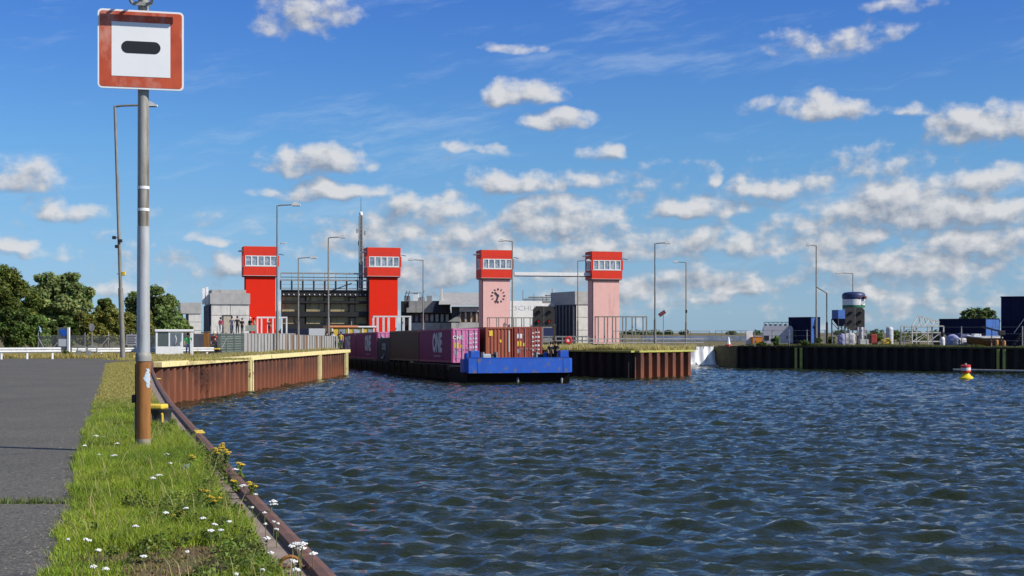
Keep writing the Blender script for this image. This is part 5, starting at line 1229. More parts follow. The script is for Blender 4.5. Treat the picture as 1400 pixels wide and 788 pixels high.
# chain link fence with raking stays
def chain_fence():
    Y = 107; t = thing('chain_link_fence', 'grey chain link fence in front of the hedge on the left', 'fence', (PX(52, Y), Y, 0)); w = PX(212, Y) - PX(52, Y); h = PZ(459.5, Y)
    mt = bpy.data.materials.new('chain_mesh'); mt.use_nodes = True; nt = mt.node_tree; b = nt.nodes['Principled BSDF']; b.inputs['Base Color'].default_value = (.30, .32, .31, 1); b.inputs['Metallic'].default_value = .3
    geo = nt.nodes.new('ShaderNodeNewGeometry'); mp = nt.nodes.new('ShaderNodeMapping'); mp.inputs['Rotation'].default_value = (0, R(45), 0); nt.links.new(geo.outputs['Position'], mp.inputs[0])
    s3 = nt.nodes.new('ShaderNodeSeparateXYZ'); nt.links.new(mp.outputs[0], s3.inputs[0]); outs = []
    for ch in (0, 2):
        m1 = nt.nodes.new('ShaderNodeMath'); m1.operation = 'PINGPONG'; m1.inputs[1].default_value = .03; nt.links.new(s3.outputs[ch], m1.inputs[0])
        m2 = nt.nodes.new('ShaderNodeMath'); m2.operation = 'LESS_THAN'; m2.inputs[1].default_value = .0045; nt.links.new(m1.outputs[0], m2.inputs[0]); outs.append(m2.outputs[0])
    mx = nt.nodes.new('ShaderNodeMath'); mx.operation = 'MAXIMUM'; nt.links.new(outs[0], mx.inputs[0]); nt.links.new(outs[1], mx.inputs[1])
    tr = nt.nodes.new('ShaderNodeBsdfTransparent'); ms = nt.nodes.new('ShaderNodeMixShader'); nt.links.new(mx.outputs[0], ms.inputs[0]); nt.links.new(tr.outputs[0], ms.inputs[1]); nt.links.new(b.outputs[0], ms.inputs[2]); nt.links.new(ms.outputs[0], nt.nodes['Material Output'].inputs[0])
    for k in range(5):
        x0 = w*k/5; x1 = w*(k+1)/5; MB().add([(x0, 0, .05), (x1, 0, .05), (x1, 0, h), (x0, 0, h)], [(0, 1, 2, 3)]).build('mesh_panel', mt, t)
    for k in range(6): MB().tube([(w*k/5, .04, -.1), (w*k/5, .04, h + .25)], .035, 8).build('post', galv, t)
    for k, d in ((0, .9), (1, -.9), (3, -1.0), (4, -1.1)): MB().tube([(w*k/5, .02, h*.9), (w*k/5 + d, -.5, 0)], .03, 6).build('stay', galv, t)
    for z in (.1, h): MB().bar((0, .0, z), (w, .0, z), .03).build('tension_wire', galv, t)
chain_fence()
# information totem
t = thing('info_totem', 'blue and white information totem behind the nearer guard rail', 'totem', (PX(86.5, 96), 96, 0), -.15); hh = PZ(448, 96); w = .36
MB().bevbox(-w, w - .08, 0, .12, .5, hh, .015).build('board', M('totem_grey', (.16, .17, .18), .4), t); MB().box(w - .079, w + .06, -.03, .15, -.05, hh + .01).build('white_edge', white_paint, t); MB().box(-w - .05, -w - .003, .0, .12, -.05, hh).build('edge_post', galv, t)
MB().xprism([(-.26, hh - .18), (-.05, hh - .10), (.24, hh - .16), (.24, hh - .52), (.0, hh - .62), (-.14, hh - .44)][::-1], -.012, -.003).build('blue_emblem', M('emblem_blue', (.02, .16, .70), .4), t); MB().box(-w + .02, w - .1, -.012, -.003, .72, 1.22).build('white_field', white_paint, t)
t = thing('round_sign', 'small round pale sign on a thin pole before the chain link fence', 'sign', (PX(125.5, 101), 101, 0)); zc = PZ(448, 101)
mb = MB(); mb.xprism([(.20*math.cos(a), zc + .28*math.sin(a)) for a in np.linspace(0, 2*math.pi, 21)[:-1]], -.03, .0); mb.build('disc', galv, t); MB().tube([(0, .035, -.1), (0, .035, zc + .2)], .03, 8).build('pole', galv, t)
t = thing('notice_board', 'grey notice board with rows of text beside the signal post', 'notice', (PX(180, 104), 104, 0)); x0 = PX(173, 104) - PX(180, 104); x1 = -x0
MB().box(x0, x1, 0, .04, PZ(472.5, 104), PZ(457.5, 104)).build('board', M('notice_pale', (.50, .50, .52), .6), t)
for k in range(5): z = PZ(459.5 + 2.5*k, 104); MB().box(x0 + .06, x1 - .06 - .08*(k % 2), -.012, -.003, z - .045, z + .02).build('text_row', M('notice_ink', (.12, .12, .13)), t)
for x in (x0 + .05, x1 - .05): MB().tube([(x, .07, -.1), (x, .07, PZ(458, 104))], .025, 6).build('post', galv, t)
for i, (pa, pb) in enumerate(((106, 118), (119.5, 132.5))):
    Y = 97; t = thing('barrier_frame', ('left' if i == 0 else 'right') + ' one of two low grey tube barriers on the verge', 'barrier', (PX(pa, Y), Y, 0)); w = PX(pb, Y) - PX(pa, Y); h = PZ(474, Y)
    MB().tube([(0, 0, -.1), (0, 0, h - .08), (.08, 0, h), (w - .08, 0, h), (w, 0, h - .08), (w, 0, -.1)], .045, 8).build('frame', galv, t, True); MB().tube([(0, 0, h*.5), (w, 0, h*.5)], .035, 8).build('cross_tube', galv, t); MB().box(-.1, .25, -.06, .06, -.05, h*.6).build('base_plate', galv, t)
slab('marker_block', 'small yellow marker block at the foot of the leaning lamp', 'marker', 181, 184.5, 487, 491.5, 88, yellow_p, .3)

# ------------------------------------------------------------------ trees and bushes
def leaf_cloud(name, parent, centres, radii, nper, size, col, seed, squash=.8, var=.35):
    r = np.random.default_rng(seed); C = np.repeat(np.array(centres), nper, 0); RR = np.repeat(np.array(radii), nper)
    d = r.normal(size=C.shape); d /= np.linalg.norm(d, axis=1)[:, None]
    rad = RR * r.uniform(.25, 1.18, len(RR)) ** .7
    p = C + d * rad[:, None] * np.array([1, 1, squash])
    p[:, 2] = np.maximum(p[:, 2], .05)
    nrm = d * .6 + np.array([0, 0, .55]) + r.normal(size=d.shape) * .55; nrm /= np.linalg.norm(nrm, axis=1)[:, None]
    a = r.normal(size=d.shape); u = np.cross(nrm, a); u /= np.linalg.norm(u, axis=1)[:, None]; v = np.cross(nrm, u)
    s = (size * r.uniform(.6, 1.35, len(p)))[:, None]
    V = np.stack([p - u*s, p + v*s*.55 + nrm*s*.12, p + u*s, p - v*s*.55 + nrm*s*.12], 1).reshape(-1, 3)
    Fq = np.arange(len(V)).reshape(-1, 4)
    cl = np.repeat(r.uniform(1 - var, 1 + var, len(centres)), nper) * r.uniform(.75, 1.25, len(p))
    tint = np.array(col)[None] * 2.1 * cl[:, None]; tint[:, 0] *= r.uniform(.8, 1.3, len(p))
    return raw_mesh(name, V, Fq, LEAF, False, np.repeat(np.clip(tint, 0, 1), 4, 0), parent)
bark = M('bark', (.10, .075, .055), .95, c2=(.06, .045, .035), scale=6, stretch=(1, 1, .2), bump=.02)
def tree(name, label, px, Y, ptop, halfw_px, crown_bot, col, seed, leaf=.26, clumps=60, nper=95, group='trees along the left bank', cat='tree', bz=0.0):
    r = random.Random(seed); hw = halfw_px*Y/F; H = PZ(ptop, Y) - bz; cb = crown_bot
    t = thing(name, label, cat, (PX(px, Y), Y, bz), 0, group)
    cz = (H + cb)/2; hz = (H - cb)/2; cs = []; rs = []
    while len(cs) < clumps:
        x, y, z = r.uniform(-1, 1), r.uniform(-1, 1), r.uniform(-1, 1); q = x*x + y*y + z*z
        if q > 1 or q < .18: continue
        k = 1 - .18*r.random(); rad = r.uniform(.13, .24)*max(hw, hz)*(1.15 if z < 0 else .9)
        cs.append((x*(hw - rad*.5)*k, y*(hw - rad*.5)*k*.8, max(rad*.5, cz + z*(hz - rad*.6)*k))); rs.append(rad)
    mb = MB(); mb.tube([(0, 0, -.1), (.05, 0, cb*.5 + .3), (.1, .05, cz)], [.04*H*.55 + .05, .03*H*.55 + .04, .05], 8)
    for k in range(9):
        c = cs[r.randrange(len(cs))]; z0 = min(max(.3, cb*.6 + r.uniform(0, .5)*(cz - cb*.6)), c[2] - .1) if c[2] > .5 else .2
        mb.tube([(.05, 0, z0), (c[0]*.5, c[1]*.5, z0 + (c[2] - z0)*.6), c], [.07, .045, .02], 5)
    mb.build('trunk', bark, t, True)
    leaf_cloud('crown', t, cs, rs, nper, leaf, col, seed)
    return t
DG, MG, LG, OG = (.048, .075, .016), (.075, .115, .026), (.115, .165, .050), (.105, .110, .022)
tree('leafy_tree', 'big dark green tree cut by the left picture edge', 8, 128, 358, 46, .6, (.062, .080, .015), 11, .15, 95, 230)
tree('leafy_tree', 'pale green broad leaved tree right of the dark edge tree', 82, 131, 363, 50, 1.0, (.115, .150, .050), 12, .18, 100, 180)
tree('leafy_tree', 'middle green tree with open crown behind the signal post', 207, 150, 384, 42, .8, (.07, .100, .027), 13, .17, 85, 180)
tree('leafy_tree', 'small round tree between the pale tree and the leaning lamp', 142, 134, 406, 24, .6, (.085, .112, .024), 14, .15, 50, 160)
for i, (px, Y, pt, hw, col) in enumerate(((18, 116, 412, 30, DG), (52, 117, 425, 24, MG), (88, 118, 428, 24, DG), (118, 119, 420, 22, OG), (148, 120, 415, 22, OG), (172, 121, 418, 20, (.095, .105, .022)), (196, 122, 418, 20, OG), (222, 124, 420, 18, MG), (240, 128, 426, 14, LG), (-25, 116, 405, 34, DG), (252, 140, 428, 12, MG))):
    words = ['at the left picture edge', 'behind the blue totem', 'right of the blue totem', 'behind the round sign', 'beside the leaning lamp', 'left of the signal post', 'just right of the signal post', 'behind the guard hut', 'beside the concrete annex', 'outside the left picture edge', 'between hut and annex'][i]
    tree('hedge_bush', 'dense green hedge bush ' + words, px, Y, pt, hw, .1, col, 30 + i, .12, 52, 140, 'hedge bushes behind the fence', 'bush')
tree('leafy_tree', 'round green tree behind the low dark blue container', 1339, 185, 414, 30, 1.0, (.055, .08, .022), 51, .2, 50, 90, 'trees beyond the right quay')
for i, (px, Y, pt, hw, col, w_) in enumerate(((1060, 160.5, 458, 6.5, MG, 'against the pale tank'), (1119, 160, 460, 6, DG, 'at the foot of the tall right lamp'), (1136, 178, 459, 8, DG, 'between davit pole and hopper'), (1198, 182, 452, 14, DG, 'behind the red compressor'), (1230, 183, 452, 14, MG, 'right of the upright cylinder'), (1256, 184, 453, 14, DG, 'behind the roof frame'), (1284, 182, 450, 12, DG, 'left of the low blue container'), (1100, 159, 464, 7, DG, 'in front of the blue container'), (1040, 160, 467, 8, DG, 'in front of the orange box'))):
    tree('wild_bush', 'small wild bush ' + w_, px, Y, pt, hw, .05, col, 70 + i, .11, 24, 60, 'wild bushes on the right quay', 'bush', BZ)
tree('wild_bush', 'small weed bush on the end of the yellow capped quay', 465, 136, 466, 4, .02, LG, 90, .08, 14, 40, None, 'bush')
tree('wild_bush', 'dark little bush under the blue totem', 90, 95, 480, 6.5, .02, DG, 91, .09, 20, 50, None, 'bush')
tree('wild_bush', 'yellow flowering weed beside the seated person', 269, 103, 479.5, 4, .02, (.20, .20, .04), 92, .07, 14, 40, None, 'bush')

# far woods along the horizon, one mass
r = np.random.default_rng(4); cs = []; rs = []
for k in range(420):
    x = r.uniform(-900, 1100); y = r.uniform(1000, 1200); cs.append((x, y, r.uniform(0, 1.5))); rs.append(r.uniform(2, 4.2))
o = leaf_cloud('far_woods', None, cs, rs, 34, 1.8, (.045, .065, .03), 5, .7); tag(o, 'thin dark line of far woods on the horizon', 'woods', kind='stuff')
# rows of tilted glazed panels far behind the dam
pv = M('panel_blue', (.06, .085, .13), .45, c2=(.16, .19, .24), scale=.5, spec=.3)
k = 0
for row, Y in enumerate((262, 285)):
    for j in range(11):
        px = 884 + j*15 + row*4
        t = thing('panel_table', f'tilted blue panel table in the {"front" if row == 0 else "rear"} far row behind the pier', 'solar panel', (PX(px, Y), Y, 0), 0, 'far rows of tilted panels'); w = .95
        MB().add([(-w, 0, .12), (w, 0, .12), (w, 1.3, 1.0), (-w, 1.3, 1.0), (-w, .03, .08), (w, .03, .08), (w, 1.33, .96), (-w, 1.33, .96)], [(0,1,2,3),(7,6,5,4),(0,4,5,1),(1,5,6,2),(2,6,7,3),(3,7,4,0)]).build('panel', pv, t)
        for x in (-w*.7, w*.7): MB().box(x - .05, x + .05, 1.0, 1.1, -.05, .74).build('leg', galv, t)

# ------------------------------------------------------------------ people
SKIN = (.50, .30, .21)
def person(label, loc, rz, h, top, legs, hair=(.03, .02, .015), pose='stand', shoes=(.02, .02, .02), hat=None, arm=0):
    J = {}; 
    def j(n, x, y, z, r, cls, par): J[n] = (Vector((x, y, z)), r, cls, par)
    if pose == 'sit':
        pz = .52; j('pelvis', 0, 0, pz, .15, 'legs', None); j('belly', 0, -.03, pz + .2, .145, 'top', 'pelvis'); j('chest', 0, -.10, pz + .40, .165, 'top', 'belly')
        j('neck', 0, -.15, pz + .56, .06, 'skin', 'chest'); j('head', 0, -.19, pz + .67, .085, 'skin', 'neck'); j('crown', 0, -.20, pz + .78, .08, 'skin', 'head')
        for s, sd in (('l', -1), ('r', 1)):
            j('hip'+s, sd*.09, -.05, pz - .01, .10, 'legs', 'pelvis'); j('knee'+s, sd*.12, -.46, pz + .0, .075, 'legs', 'hip'+s); j('ank'+s, sd*.12, -.52 - .05*sd, .09, .05, 'legs', 'knee'+s); j('toe'+s, sd*.13, -.68 - .05*sd, .04, .04, 'shoe', 'ank'+s)
            j('sh'+s, sd*.19, -.10, pz + .46, .065, 'top', 'chest'); j('el'+s, sd*.25, -.22, pz + .2, .05, 'top', 'sh'+s); j('wr'+s, sd*.14, -.42, pz + .12, .035, 'skin', 'el'+s); j('hand'+s, sd*.09, -.50, pz + .10, .035, 'skin', 'wr'+s)
    else:
        lean = -.10 if pose == 'lean' else 0
        j('pelvis', 0, 0, .95, .14, 'legs', None); j('belly', 0, lean*.4, 1.12, .13, 'top', 'pelvis'); j('chest', 0, lean, 1.32, .155, 'top', 'belly')
        j('neck', 0, lean*1.3, 1.49, .055, 'skin', 'chest'); j('head', 0, lean*1.6 - .01, 1.60, .085, 'skin', 'neck'); j('crown', 0, lean*1.7 - .01, 1.70, .078, 'skin', 'head')
        for s, sd in (('l', -1), ('r', 1)):
            st = .05*sd if pose == 'stand' else .12*sd
            j('hip'+s, sd*.09, 0, .89, .10, 'legs', 'pelvis'); j('knee'+s, sd*.10, -st*.6 - .01, .50, .07, 'legs', 'hip'+s); j('ank'+s, sd*.11, -st + .02, .09, .048, 'legs', 'knee'+s); j('toe'+s, sd*.13, -st - .13, .04, .04, 'shoe', 'ank'+s)
            j('sh'+s, sd*.19, lean, 1.42, .06, 'top', 'chest')
            if arm and sd > 0: j('el'+s, .30, -.12, 1.17, .045, 'top', 'sh'+s); j('wr'+s, .22, -.26, 1.34, .034, 'skin', 'el'+s); j('hand'+s, .17, -.27, 1.44, .036, 'skin', 'wr'+s)
            else: j('el'+s, sd*.26, .02 + lean, 1.14, .046, 'top', 'sh'+s); j('wr'+s, sd*.25, -.07 + lean, .90, .034, 'skin', 'el'+s); j('hand'+s, sd*.24, -.10 + lean, .79, .034, 'skin', 'wr'+s)
    names = list(J); idx = {n: i for i, n in enumerate(names)}
    me = bpy.data.meshes.new('skeleton'); me.from_pydata([J[n][0] for n in names], [(idx[n], idx[J[n][3]]) for n in names if J[n][3]], [])
    ob = bpy.data.objects.new('skeleton', me); link(ob); ob.modifiers.new('s', 'SKIN')
    sk = me.skin_vertices[0].data
    for i, n in enumerate(names): sk[i].radius = (J[n][1], J[n][1]*(.82 if J[n][2] == 'top' and n in ('belly', 'chest') else 1)); sk[i].use_root = (i == 0)
    ss = ob.modifiers.new('u', 'SUBSURF'); ss.levels = 1; ss.render_levels = 1
    bm_ = bpy.data.meshes.new_from_object(ob.evaluated_get(bpy.context.evaluated_depsgraph_get()))
    bpy.data.objects.remove(ob); bpy.data.meshes.remove(me)
    cl = {'top': 0, 'legs': 1, 'skin': 2, 'shoe': 3}
    for c in (top, legs, SKIN, shoes): bm_.materials.append(M('cloth_%d_%d_%d' % tuple(int(v*999) for v in c), c, .8))
    segs_ = [(J[n][0], J[J[n][3]][0], cl[J[n][2]]) for n in names if J[n][3]]
    for f in bm_.polygons:
        best = (9, 0)
        for a, b, k in segs_:
            ab = b - a; tt = max(0, min(1, (f.center - a).dot(ab)/ab.length_squared)); d = (f.center - (a + ab*tt)).length
            if d < best[0]: best = (d, k)
        f.material_index = best[1]; f.use_smooth = True
    s = h/1.78; body = bpy.data.objects.new('person', bm_); link(body); body.location = loc; body.rotation_euler = (0, 0, rz); body.scale = (s, s, s); tag(body, label, 'person')
    hd = J['crown'][0]; mb = MB(); c = hat or hair
    mb.lathe([(.085, -.09), (.105, -.02), (.098, .05), (.06, .10), (.01, .115)] if not hat else [(.15, -.03), (.12, .0), (.11, .07), (.06, .12), (.01, .13)], 12, (hd.x, hd.y + .015, hd.z))
    mb.build('hat' if hat else 'hair', M('hair_%d_%d_%d' % tuple(int(v*999) for v in c), c, .9), body, True)
    return body
black = (.012, .012, .014); navy = (.03, .035, .07); jeans = (.16, .22, .36)
person('person in bright green shirt and blue jeans standing beside the white hut', G(257, 487.3), R(20), 1.63, (.10, .55, .18), jeans, (.05, .03, .02), arm=1)
person('person with teal hair sitting inside the glazed hut', Vector((PX(239.5, 102), 102, .05)), R(-60), 1.6, (.55, .55, .55), black, (.02, .30, .22))
person('person in dark jacket sitting on the pale yellow bollard', G(297, 485.3) + Vector((0, -.03, .07)), R(-75), 1.72, (.035, .03, .045), black, (.05, .04, .03), 'sit')
person('person in red and white top with a pale hat behind the seated person', Vector((PX(293, 110.3), 110.3, 0)), R(-10), 1.72, (.62, .07, .05), (.2, .2, .22), hat=(.62, .55, .40))
T0 = 1.55
def terr(px, Y=145.5): return Vector((PX(px, Y), Y, T0))
person('person in pink top and white trousers on the terrace', terr(301.5), R(150), 1.66, (.75, .10, .20), (.70, .70, .68), (.02, .015, .01))
person('person in grey blue clothes on the terrace beside the door', terr(317), R(20), 1.75, (.10, .13, .20), (.09, .11, .18), arm=1)
person('taller person in black on the terrace left of the red tower', terr(324.5), R(10), 1.78, black, black)
person('shorter person in black on the terrace with light bag', terr(331), R(-15), 1.58, black, (.03, .03, .035), (.02, .02, .02))
person('person with white helmet in dark clothes at the foot of the red tower', terr(342, 149), R(-30), 1.7, black, black, hat=(.70, .70, .68))
person('person in pale olive jacket leaning at the white gantry', terr(349, 150), R(-80), 1.65, (.32, .34, .16), navy, pose='lean')
person('person in dark red jacket inside the white gantry', terr(368, 174), R(0), 1.7, (.16, .02, .02), black)
person('person in blue shirt just visible over the ribbed wall', Vector((PX(403, 150), 150, 0)), R(0), 1.75, (.03, .10, .32), navy)
person('person in white shirt at the right end of the ribbed wall', Vector((PX(455, 142.5), 142.5, 0)), R(0), 1.75, (.66, .66, .64), navy)
person('person in black at the lamp near the end of the ribbed wall', Vector((PX(447, 144.5), 144.5, 0)), R(0), 1.78, black, black)
person('person in yellow and blue work clothes at the quay end beside the last container', Vector((PX(466, 139.2), 139.2, 0)), R(0), 1.72, (.55, .45, .05), (.05, .10, .32))
bpy.context.view_layer.update()
deck = lambda x, y: barge.matrix_world @ Vector((x, y, 1.32))
person('left crew member in black with a white strap on the blue bow', deck(2.9, 1.5) + Vector((0, 0, .25)), R(40), 1.74, black, black, pose='lean')
person('right crew member in black standing on the blue bow', deck(3.75, 2.4) + Vector((0, 0, .25)), R(-30), 1.78, black, black)

# ------------------------------------------------------------------ grass and flowers
def blades(name, pts, hts, wid, cols, seed, bend=.35):
    r = np.random.default_rng(seed); n = len(pts); a = r.uniform(0, 2*np.pi, n); d = np.stack([np.cos(a), np.sin(a), np.zeros(n)], 1)
    b = r.uniform(0, 2*np.pi, n); le = np.stack([np.cos(b), np.sin(b), np.zeros(n)], 1) * (hts*bend*r.uniform(.2, 1.5, n))[:, None]
    up = np.array([0, 0, 1.]); w = (wid*r.uniform(.6, 1.3, n))[:, None]
    p0 = pts - d*w; p1 = pts + d*w; m = pts + le*.35 + up*(hts*.6)[:, None]; t = pts + le + up*(hts*r.uniform(.85, 1.05, n))[:, None]
    V = np.stack([p0, p1, m + d*w*.7, t, m - d*w*.7], 1).reshape(-1, 3)
    i = np.arange(n)*5; Fq = np.concatenate([np.stack([i, i+1, i+2, i+4], 1), np.stack([i+4, i+2, i+3, i+3], 1)])
    me = bpy.data.meshes.new(name); nv = len(V)
    q = Fq[:n]; tr = Fq[n:, :3]
    me.vertices.add(nv); me.vertices.foreach_set('co', V.astype(np.float32).ravel()); me.loops.add(n*7)
    me.loops.foreach_set('vertex_index', np.concatenate([q.ravel(), tr.ravel()]).astype(np.int32)); me.polygons.add(2*n)
    me.polygons.foreach_set('loop_start', np.concatenate([np.arange(n)*4, n*4 + np.arange(n)*3]).astype(np.int32)); me.update(calc_edges=True)
    at = me.attributes.new('tint', 'FLOAT_COLOR', 'POINT'); C = np.repeat(cols, 5, 0); at.data.foreach_set('color', np.concatenate([C, np.ones((nv, 1))], 1).astype(np.float32).ravel())
    me.materials.append(BLADE); return link(bpy.data.objects.new(name, me))
def vnoise(x, y, s, seed):
    r = np.random.default_rng(seed); g = r.uniform(0, 1, (64, 64)); x = x/s; y = y/s; x0 = np.floor(x).astype(int); y0 = np.floor(y).astype(int); a = x - x0; b = y - y0
    a = a*a*(3 - 2*a); b = b*b*(3 - 2*b); q = lambda i, j: g[j % 64, i % 64]
    return q(x0, y0)*(1-a)*(1-b) + q(x0+1, y0)*a*(1-b) + q(x0, y0+1)*(1-a)*b + q(x0+1, y0+1)*a*b
EX = np.array(EDGE); RX = np.array(road_r)
def edge_x(y): return np.interp(y, EX[:, 1], EX[:, 0])
def roadx(y): return np.interp(y, RX[:, 1], RX[:, 0])
def verge(n, y0, y1, seed, pw=1.0):
    r = np.random.default_rng(seed); y = y0 + (y1 - y0) * r.uniform(0, 1, n)**pw; u = r.uniform(0, 1, n)
    xl = roadx(y) - .06; xr = edge_x(y) - .30
    x = xl + (xr - xl)*u + r.normal(0, .03, n); return r, np.stack([x, y, np.zeros(n)], 1), u
def colour(r, n, base, var=.25): return np.clip(np.array(base)[None]*r.uniform(1 - var, 1 + var, (n, 1))*r.uniform(.9, 1.1, (n, 3)), 0, 1)
r, p_, u = verge(210000, 7.5, 31, 1, 1.3)
dirt = vnoise(p_[:, 0], p_[:, 1], .8, 3)*.6 + vnoise(p_[:, 0], p_[:, 1], .3, 4)*.4
bare = .85*np.exp(-((p_[:, 0] + 2.45)/.5)**2 - ((p_[:, 1] - 10.5)/.9)**2)*.75 + np.exp(-((p_[:, 0] + 7.2)/.5)**2 - ((p_[:, 1] - 28.5)/1.6)**2)*.4 + np.exp(-((p_[:, 0] + 4.0)/.4)**2 - ((p_[:, 1] - 15.0)/.7)**2)*.3
keep = (dirt - bare + r.normal(0, .10, len(dirt))) > .24
p_ = p_[keep]; u = u[keep]; n = len(p_); den = vnoise(p_[:, 0], p_[:, 1], 1.1, 6)
tuft = np.clip(vnoise(p_[:, 0], p_[:, 1], .22, 61)*1.5 - .75, 0, 1)
h = (.028 + .075*tuft + .06*den**1.5 + .075*np.exp(-((p_[:, 1] - 19)/4.0)**2) + .045*np.clip(u - .35, 0, 1))*r.uniform(.5, 1.35, n)
cA = colour(r, n, (.30, .39, .030), .35); cB = colour(r, n, (.42, .39, .10), .3); cC = colour(r, n, (.15, .25, .022), .35)
mixk = vnoise(p_[:, 0], p_[:, 1], .6, 8)[:, None]; dry = (r.uniform(0, 1, n) < .04 + .18*vnoise(p_[:, 0], p_[:, 1], 1.3, 18)**2)[:, None]
cols = np.where(dry, cB, cA*(mixk) + cC*(1 - mixk)*.9 + cA*.1)
cols = cols*(1 - .35*tuft[:, None]*vnoise(p_[:, 0], p_[:, 1], .5, 66)[:, None])
tall = r.uniform(0, 1, n) < .004; h = np.where(tall, h + r.uniform(.08, .26, n), h); cols = np.where(tall[:, None], colour(r, n, (.42, .36, .15)), cols)
tag(blades('verge_grass', p_, h, .0031, cols, 2, .6), 'lush green grass of the near verge between road and quay edge', 'grass', kind='stuff')
r, p_, u = verge(70000, 30, 86, 5, 1.5); n = len(p_); near_ = np.clip((36 - p_[:, 1])/5, 0, 1)[:, None]
tag(blades('mown_grass', p_, r.uniform(.025, .06, n)*(1 + near_[:, 0]), .009, colour(r, n, (.40, .35, .10))*(1 - near_) + colour(r, n, (.24, .29, .05))*near_, 6, .6), 'short mown yellowish grass of the far verge', 'grass', kind='stuff')
# grass in the road joint
r = np.random.default_rng(8); n = 2600; x = r.uniform(-9, roadx(JY) + .1, n); p_ = np.stack([x, JY + .02 - (x - roadx(JY))*.012 + r.normal(0, .035, n), np.zeros(n)], 1)
k = vnoise(x, x*0 + 3., .35, 9) + (x - roadx(JY))*.10 > .15; p_ = p_[k]; n = len(p_)
tag(blades('joint_grass', p_, r.uniform(.02, .10, n), .004, colour(r, n, (.15, .20, .04)), 10), 'strip of grass growing in the cross joint of the road', 'grass', kind='stuff')
# tufts on quays and terraces
def strip(name, label, A, B, width, n, hmin, hmax, col, seed, wid, z=0.0, clump=.0):
    r = np.random.default_rng(seed); t_ = r.uniform(0, 1, n); A = np.array(A); B = np.array(B); d = (B - A)/np.linalg.norm(B - A); nn = np.array([-d[1], d[0]])
    q = A[None] + (B - A)[None]*t_[:, None] + nn[None]*(r.uniform(0, 1, n)*width)[:, None]; den = vnoise(q[:, 0]*1., q[:, 1]*1., 1.7, seed + 1)
    k = den > clump; q = q[k]; den = den[k]; n = len(q)
    tag(blades(name, np.concatenate([q, np.full((n, 1), z)], 1), (hmin + (hmax - hmin)*den*r.uniform(.4, 1.2, n)), wid, colour(r, n, col, .3), seed + 2), label, 'grass', kind='stuff')
strip('quay_grass', 'dry grass tufts along the yellow capped far quay', (C0[0] - .3, C0[1] + 4), (C1[0] - .4, C1[1]), 2.2, 16000, .05, .34, (.42, .36, .13), 21, .014, 0, .3)
strip('pier_grass', 'tall straw coloured grass covering the pier top', (PIER[0][0] - 4, PIER[0][1] + 4), (PIER[1][0], PIER[1][1] + 1.2), 9, 26000, .2, .75, (.55, .48, .20), 24, .022)
strip('pier_grass', 'straw coloured grass at the right end of the pier', (PIER[1][0], PIER[1][1] + 1.0), (PIER[2][0] - .3, PIER[2][1] + .4), 6, 16000, .2, .7, (.52, .46, .19), 27, .022)
strip('quay_weeds', 'dark weeds along the top of the darkened right quay', RW[0], RW[1], 2.6, 26000, .05, .45, (.13, .14, .04), 31, .016, BZ, .25)
strip('bank_grass', 'dry grass between the guard rails and the hedge', (-48, 90.5), (-22, 92), 14, 40000, .08, .40, (.42, .35, .11), 34, .02, 0, .2)
strip('lamp_grass', 'yellow grass around the foot of the leaning lamp', (-25, 86.6), (-19.6, 82), 6, 12000, .05, .22, (.45, .40, .12), 37, .014)

# yarrow and yellow flowers
mat_w = M('yarrow_white', (.78, .77, .74), .8, c2=(.66, .65, .60), scale=30); stem_m = M('stem_green', (.13, .17, .05), .8); mat_y = M('tansy_yellow', (.62, .42, .03), .8)
def yarrow(px, py, hpx, rad, label, group, mat, nhead=1, seed=0):
    r = random.Random(seed); g = G(px, py, .16) if hpx < 20 else G(px, py + hpx); hh = (.16 if hpx < 20 else hpx*g.y/F)*r.uniform(.85, 1.2); g = Vector((g.x, g.y, 0)); t = thing('wild_flower', label, 'flower', g, r.uniform(0, 6), group)
    for k in range(nhead):
        a = r.uniform(0, 6.3); rr_ = 0 if nhead == 1 else rad*1.6; top = Vector((rr_*math.cos(a), rr_*math.sin(a), hh*r.uniform(.8, 1.05)))
        MB().tube([(0, 0, -.01), (top.x*.3, top.y*.3, hh*.5), top], [.004, .0035, .003], 5).build('stem', stem_m, t)
        mb = MB()
        for q in range(13):
            b = 2.4*q; d = rad*math.sqrt(q/13.)*1.0; s_ = rad*.34*r.uniform(.8, 1.2)
            d *= r.uniform(.8, 1.25); mb.lathe([(s_*.5, -.004), (s_, .001), (s_*.7, .006), (s_*.1, .008)], 6, (top.x + d*math.cos(b), top.y + d*math.sin(b), top.z + .004 - d*.35 + r.uniform(-.003, .004)))
        o = mb.build('flower_head', mat, t); o['kind'] = 'stuff'
    if mat is mat_y: o = leaf_cloud('leaves', t, [(0, 0, hh*f) for f in (.2, .4, .6, .8)], [.05, .055, .05, .04], 26, .020, (.085, .115, .02), seed); o['kind'] = 'stuff'
W_ = [(226,701,14),(293,711,12),(313,713,12),(302,722,9),(278,703,10),(254,698,12),(185,719,8),(217,645,11),(233,632,10),(160,607,8),(135,620,8),(156,621,6),(117,733,10),(122,738,10),(134,750,8),(128,775,10),(144,774,9),(256,752,10),(323,778,8),(359,780,8),(365,742,12),(370,751,12),(209,659,8),(93,737,5),(321,645,10),(333,660,9),(349,678,10),(345,692,8),(363,710,9),(380,714,10),(378,724,9),(362,697,11),(374,711,10),(404,776,9),(402,770,8),(407,782,8),(399,767,8),(116,611,4),(131,594,5),(142,595,4),(196,757,7),(288,726,6),(228,620,7)]
rw = random.Random(41)
